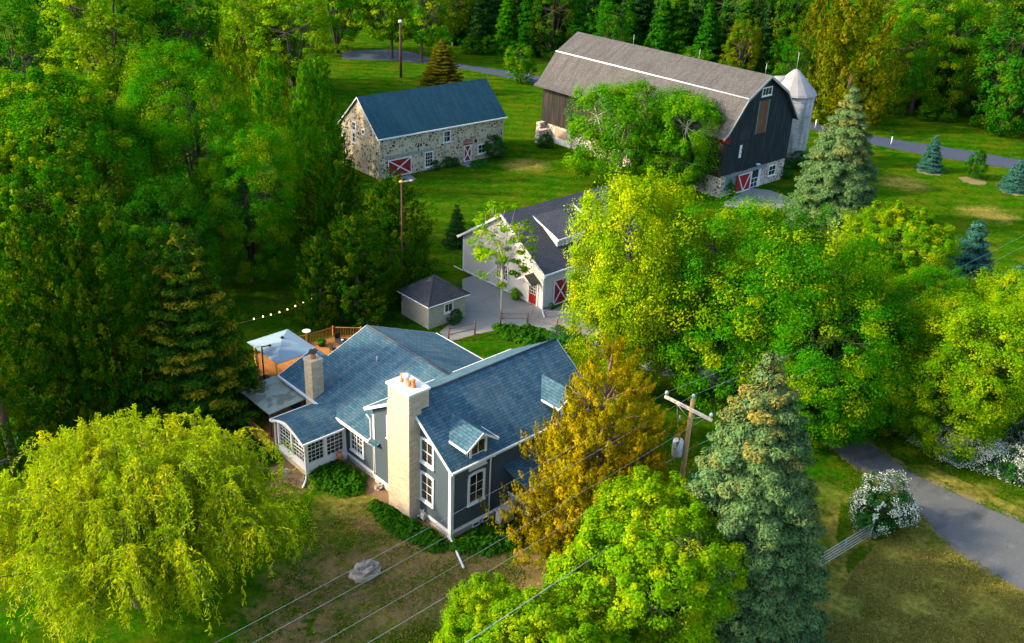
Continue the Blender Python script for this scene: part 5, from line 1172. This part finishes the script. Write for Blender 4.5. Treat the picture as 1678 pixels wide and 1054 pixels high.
# by the barn
put(BI, 'weeping_birch', topat(1018, 142, 12.5), 'light green weeping birch with pale stem in front of the barn roof', 'tree', L['birch'], s=(1.32, 1.32, 1), barkm=L['palebark'])
put(BI, 'weeping_birch', topat(1128, 158, 12.0), 'second weeping birch close to the dark barn gable', 'tree', L['birch'], s=(1.12, 1.12, .97), rz=2.2, barkm=L['palebark'])
T(S2, 'blue_spruce', 1402, 140, 16.5, 5.4, 16.5, 'large blue spruce with top tinted gold as if sunlit, right of the silo', L['bluegold'], 5.7)
put(SY, 'young_spruce', G(1522, 279), 'small blue spruce on the lawn below the back road', 'tree', L['bluedark'], s=(1.05, 1.05, 1.08), cname='crown')
put(DS, 'lawn_bush', G(1595, 292), 'small rounded green bush between the two young spruces', 'bush', L['dark'], s=(.62, .62, .72))
put(SY, 'young_spruce', G(1661, 312), 'squat blue spruce at the right edge of the back lawn', 'tree', L['bluedark'], s=(1.15, 1.15, .92))
put(SY, 'young_spruce', G(748, 402), 'small dark spruce on the lawn left of the garage', 'tree', L['spruce'], s=(.85, .85, 1.0))
put(BI, 'weeping_birch', topat(1085, 205, 8.5), 'low birch crown filling the gap between the two taller weeping birches', 'tree', L['birch'], s=(.85, .85, .68), rz=4.0, barkm=L['palebark'])
T(CD, 'juniper_tree', 346, 468, 9.5, 4, 14, 'dark low juniper added to shade the deck, between the gold tipped hemlock and the parasol', L['arb'], 2.3)  # extra tree, put in to throw shade on the deck floor
# centre and right
T(DY, 'maple_tree', 1080, 268, 19, 6.8, 19, 'big yellow green maple between the garage and the barn', L['yellow'], 6.4)
T(DR, 'maple_tree', 1265, 322, 17, 8.6, 17, 'broad round green maple right of the yellow one', L['green'], 9.2)
T(DR, 'maple_tree', 1360, 455, 12.5, 8.6, 17, 'lower spreading maple under the wires at the driveway bend', L['mid'], 7.6)
T(D3, 'maple_tree', 1490, 332, 12, 5, 13, 'upright light green tree left of the dense blue spruce', L['spring'], 5.8)
T(D3, 'maple_tree', 1430, 390, 10, 5, 13, 'small green tree between the round maple and the upright tree', L['mid'], 4.0)
T(D2, 'maple_tree', 1560, 440, 10, 7.5, 18, 'low green tree in front of the dense blue spruce', L['mid'], 4.6)
T(S3, 'blue_spruce', 1607, 360, 9.5, 3.0, 9, 'dense dark blue spruce near the right edge', L['bluedark'], 3.4)
T(S3, 'blue_spruce', 1672, 432, 6.5, 3.0, 9, 'blue spruce half cut by the right edge', L['bluedark'], 2.6)
T(DY, 'maple_tree', 1625, 470, 13, 6.8, 19, 'yellow green tree with forked trunk over the white bushes', L['lime'], 6.0)
T(DY, 'maple_tree', 1710, 430, 12, 6.8, 19, 'yellow green tree cut by the right edge above the bushes', L['lime'], 5.4)
T(D3, 'maple_tree', 1500, 560, 8, 5, 13, 'low green tree left of the forked trunk tree', L['green'], 4.0)
T(SP, 'young_tree', 830, 326, 11.5, 2.6, 12, 'thin young tree with sparse leaves in front of the garage', L['lime'], 3.3)
# foreground right
T(S1, 'blue_spruce', 1272, 578, 18.5, 6.3, 18.5, 'tall foreground blue spruce with a top tinted orange as if sunlit', L['bluegold'], 5.5)
T(S3, 'blue_spruce', 1195, 705, 11, 3.0, 9, 'shorter blue spruce between the pole and the tall foreground spruce', L['blue'], 3.4)
T(CG, 'golden_cedar', 1003, 562, 14.5, 4.6, 14.5, 'golden olive cedar in front of the farmhouse side wall', L['gold'], 4.2)
T(CG, 'golden_cedar', 945, 655, 10.5, 4.6, 14.5, 'lower golden cedar shoot nearest the farmhouse corner', L['gold'], 3.0)
T(CG, 'golden_cedar', 1058, 700, 9.5, 4.6, 14.5, 'lower golden cedar between the tall one and the utility pole', L['gold'], 2.6)
T(D3, 'maple_tree', 1080, 800, 12, 5, 13, 'bright lime maple at the bottom edge', L['lime'], 5.4)
T(D3, 'maple_tree', 805, 965, 8, 5, 13, 'thin leaved low maple left of the bigger one at the bottom edge', L['lime'], 3.3)
T(D3, 'maple_tree', 900, 1010, 9.5, 5, 13, 'bright lime sapling crown cut by the bottom edge', L['lime'], 4.6)

# shrubs, hostas, blossom
def blossom(px, py, rad, h, lab, seed, sc=(1, 1, 1)):
    r = np.random.default_rng(seed); g_ = deciduous(seed, h, rad, .0, 9, 260, 44, .14, .36, trunk=.05, sink=.14)
    cm = g_[0]; n = len(cm.polygons); c = np.empty(n * 3); cm.polygons.foreach_get('center', c); c = c.reshape(-1, 3); nn = np.empty(n * 3); cm.polygons.foreach_get('normal', nn); nn = nn.reshape(-1, 3)
    od = nrmz(c - [0, 0, h * .35]); rr = np.linalg.norm((c - [0, 0, h * .4]) / [rad, rad, h * .6], axis=1); pick = np.where((rr > .62) & (r.random(n) < .85))[0]
    # blossom sits in patches on the outer shoots
    ph = np.sin(c[pick, 0] * 3.1 + seed) + np.sin(c[pick, 1] * 2.7) + np.sin(c[pick, 2] * 3.3 + 1); pick = pick[ph > -.75]
    C = c[pick] + od[pick] * .10; k = len(C)
    fm = leaf_mesh('blossom', C, nrmz(od[pick] + r.normal(0, .4, (k, 3))), r.normal(size=(k, 3)), .105 * r.uniform(.6, 1.4, k), .085, r.uniform(0, 1, k), r.uniform(0, 1, k), L['flower'])
    p = G(px, py); e = put((cm, g_[1]), 'blossom_bush', p, lab, 'bush', L['shrub'], s=sc)
    o = bpy.data.objects.new('blossom', fm); COL.objects.link(o); o.parent = e
blossom(1436, 866, 2.3, 3.7, 'round white blossom bush beside the driveway and gate', 201)
blossom(1512, 728, 1.5, 2.3, 'white blossom bush at the left end of the row by the driveway', 203)
blossom(1562, 752, 1.7, 2.4, 'white blossom bush second from the left in the driveway row', 205)
blossom(1618, 765, 1.7, 2.2, 'white blossom bush in the middle of the driveway row', 207)
blossom(1668, 780, 1.9, 2.9, 'grey green blossom bush at the right end of the driveway row', 209)
blossom(1690, 735, 1.8, 2.6, 'white blossom bush behind the row at the right edge', 211)
put(DS, 'shrub', G(808, 258), 'dark round shrub at the right end of the stone barn', 'bush', L['shrub'], s=(.75, .75, .55))
for q, s_, lb in (((712, 276), .36, 'low shrub right of the tall stone barn window'), ((733, 273), .4, 'low shrub under the middle window of the stone barn'), ((745, 270), .3, 'low shrub left of the narrow red door of the stone barn'),
                  ((893, 241), .55, 'low dark hedge shrub at the foot of the far barn corner'), ((1305, 275), .7, 'dark shrub between silo and large blue spruce'), ((1280, 290), .6, 'dark shrub at the right corner of the stone barn base'), ((1185, 318), .6, 'dark shrub left of the red sliding barn door'),
                  ((935, 575), .55, 'dark green shrub behind the farmhouse ridge by the fence'), ((915, 560), .45, 'green shrub by the fence behind the farmhouse'), ((745, 528), .35, 'low bush at the corner of the block shed')):
    put(DS, 'shrub', G(*q), lb, 'bush', L['shrub'], s=(s_, s_, s_ * .6))
HO = [tuftplant(300 + i, 110, .62, .55, .30, .5, L['hosta']) for i in range(4)]
def plants(region, n, lab, nm='hosta', cat='plant', sc=1.0, grp=None, mat=None):
    r = np.random.default_rng(hash(lab) % 1000 if False else len(lab)); i = 0
    poly = np.array([G(*p)[:2] for p in region])
    def inside(p):
        c = False
        for a, b_ in zip(poly, np.roll(poly, -1, 0)):
            if (a[1] > p[1]) != (b_[1] > p[1]) and p[0] < (b_[0] - a[0]) * (p[1] - a[1]) / (b_[1] - a[1]) + a[0]: c = not c
        return c
    lo, hi = poly.min(0), poly.max(0); pts = []
    t_ = 0
    while len(pts) < n and t_ < 6000:
        t_ += 1; p = r.uniform(lo, hi)
        if inside(p) and all(np.hypot(*(p - q)) > .42 * sc for q in pts): pts.append(p)
    for p in pts:
        s_ = sc * r.uniform(.75, 1.2); put((HO[r.integers(4)], None), nm, p, lab, cat, mat or L['hosta'], grp or ('plants of the ' + lab), (s_, s_, s_ * 1.1), cname='leaves')
plants([(512, 795), (520, 775), (556, 765), (592, 785), (588, 808), (560, 810)], 34, 'leafy hosta in the bed between the sunroom and the house wall')
plants([(612, 828), (636, 836), (672, 860), (722, 888), (715, 900), (650, 872), (618, 846)], 34, 'leafy hosta in the strip along the foot of the stone chimney')
plants([(742, 898), (800, 868), (850, 880), (848, 898), (770, 905)], 30, 'leafy hosta in the bed below the blue side wall')
plants([(375, 700), (398, 696), (440, 735), (455, 756), (440, 762), (392, 726)], 34, 'leafy plant in the bed in front of the deck railing')
plants([(815, 540), (850, 538), (905, 552), (880, 565), (830, 556)], 26, 'low plant in the garden bed inside the post and rail fence')
plants([(795, 275), (800, 262), (770, 272), (772, 278)], 7, 'low dark plant in front of the stone barn double window', mat=L['shrub'])
for loc, s_, lb in (((60.0, 61.9), 1.5, 'leafy plant growing in the green planter by the red door'), ((61.2, 58.1), .55, 'small plant growing in the black pot by the garage corner'), ((39.55, 63.9), .8, 'green plant in the bowl planter on the deck')):
    e = put((HO[0], None), 'potted_plant', loc, lb, 'plant', L['lime'] if s_ > 1 else L['green'], s=(s_ * .8, s_ * .8, s_), cname='leaves'); e.location.z = .42 if loc[0] > 45 else DZ + .3

# grass blades where the camera is near enough to see them
def grass(region, n, nm, mat, seed, hgt=.13, avoid=()):
    r = np.random.default_rng(seed); poly = np.array([G(*q)[:2] for q in region]); lo, hi = poly.min(0), poly.max(0)
    P_ = r.uniform(lo, hi, (n * 3, 2)); ins = np.zeros(len(P_), bool)
    for a, b_ in zip(poly, np.roll(poly, -1, 0)):
        c_ = ((a[1] > P_[:, 1]) != (b_[1] > P_[:, 1])) & (P_[:, 0] < (b_[0] - a[0]) * (P_[:, 1] - a[1]) / (b_[1] - a[1] + 1e-9) + a[0]); ins ^= c_
    # blades stand in loose patches
    den = np.sin(P_[:, 0] * 1.9 + seed) + np.sin(P_[:, 1] * 2.3) + np.sin(P_[:, 0] * .7 + P_[:, 1] * .9) + r.normal(0, .9, len(P_)); P_ = P_[ins & (den > -.4)][:n]; k = len(P_)
    C = np.c_[P_, r.uniform(.02, hgt * .5, k)]; D = Z + r.normal(0, .6, (k, 3)); Nr = nrmz(r.normal(0, 1, (k, 3)) * [1, 1, .2] + Z * 1.6); s_ = hgt * r.uniform(.7, 1.7, k)
    me = leaf_mesh(nm, C, Nr, D, s_, s_ * .30, r.uniform(0, 1, k), r.uniform(0, 1, k), mat); o = bpy.data.objects.new(nm, me); COL.objects.link(o); o['kind'] = 'stuff'
grass([(1330, 1060), (1400, 930), (1440, 890), (1500, 850), (1530, 876), (1580, 925), (1700, 990), (1700, 1080)], 26000, 'dry_grass', L['drygrass'], 5)
grass([(400, 1060), (500, 880), (400, 740), (440, 770), (600, 830), (740, 905), (860, 900), (860, 1060)], 9000, 'lawn_grass', L['grass'], 7)
grass([(400, 1060), (500, 880), (600, 830), (740, 905), (860, 900), (860, 1060)], 9000, 'dry_grass', L['drygrass'], 9)
grass([(1385, 760), (1470, 815), (1500, 852), (1440, 890), (1390, 940), (1370, 880)], 16000, 'lawn_grass', L['grass'], 11)
grass([(1395, 690), (1480, 740), (1600, 800), (1700, 845), (1700, 800), (1560, 740)], 16000, 'lawn_grass', L['grass'], 13)
grass([(1405, 764), (1475, 806), (1533, 864), (1582, 909), (1700, 984), (1700, 1002), (1576, 922), (1527, 873), (1468, 814), (1398, 770)], 5000, 'verge_grass', L['drygrass'], 15)
grass([(1375, 692), (1440, 728), (1506, 770), (1604, 816), (1700, 858), (1700, 868), (1600, 826), (1500, 780), (1434, 738), (1368, 700)], 4000, 'verge_grass', L['grass'], 17)
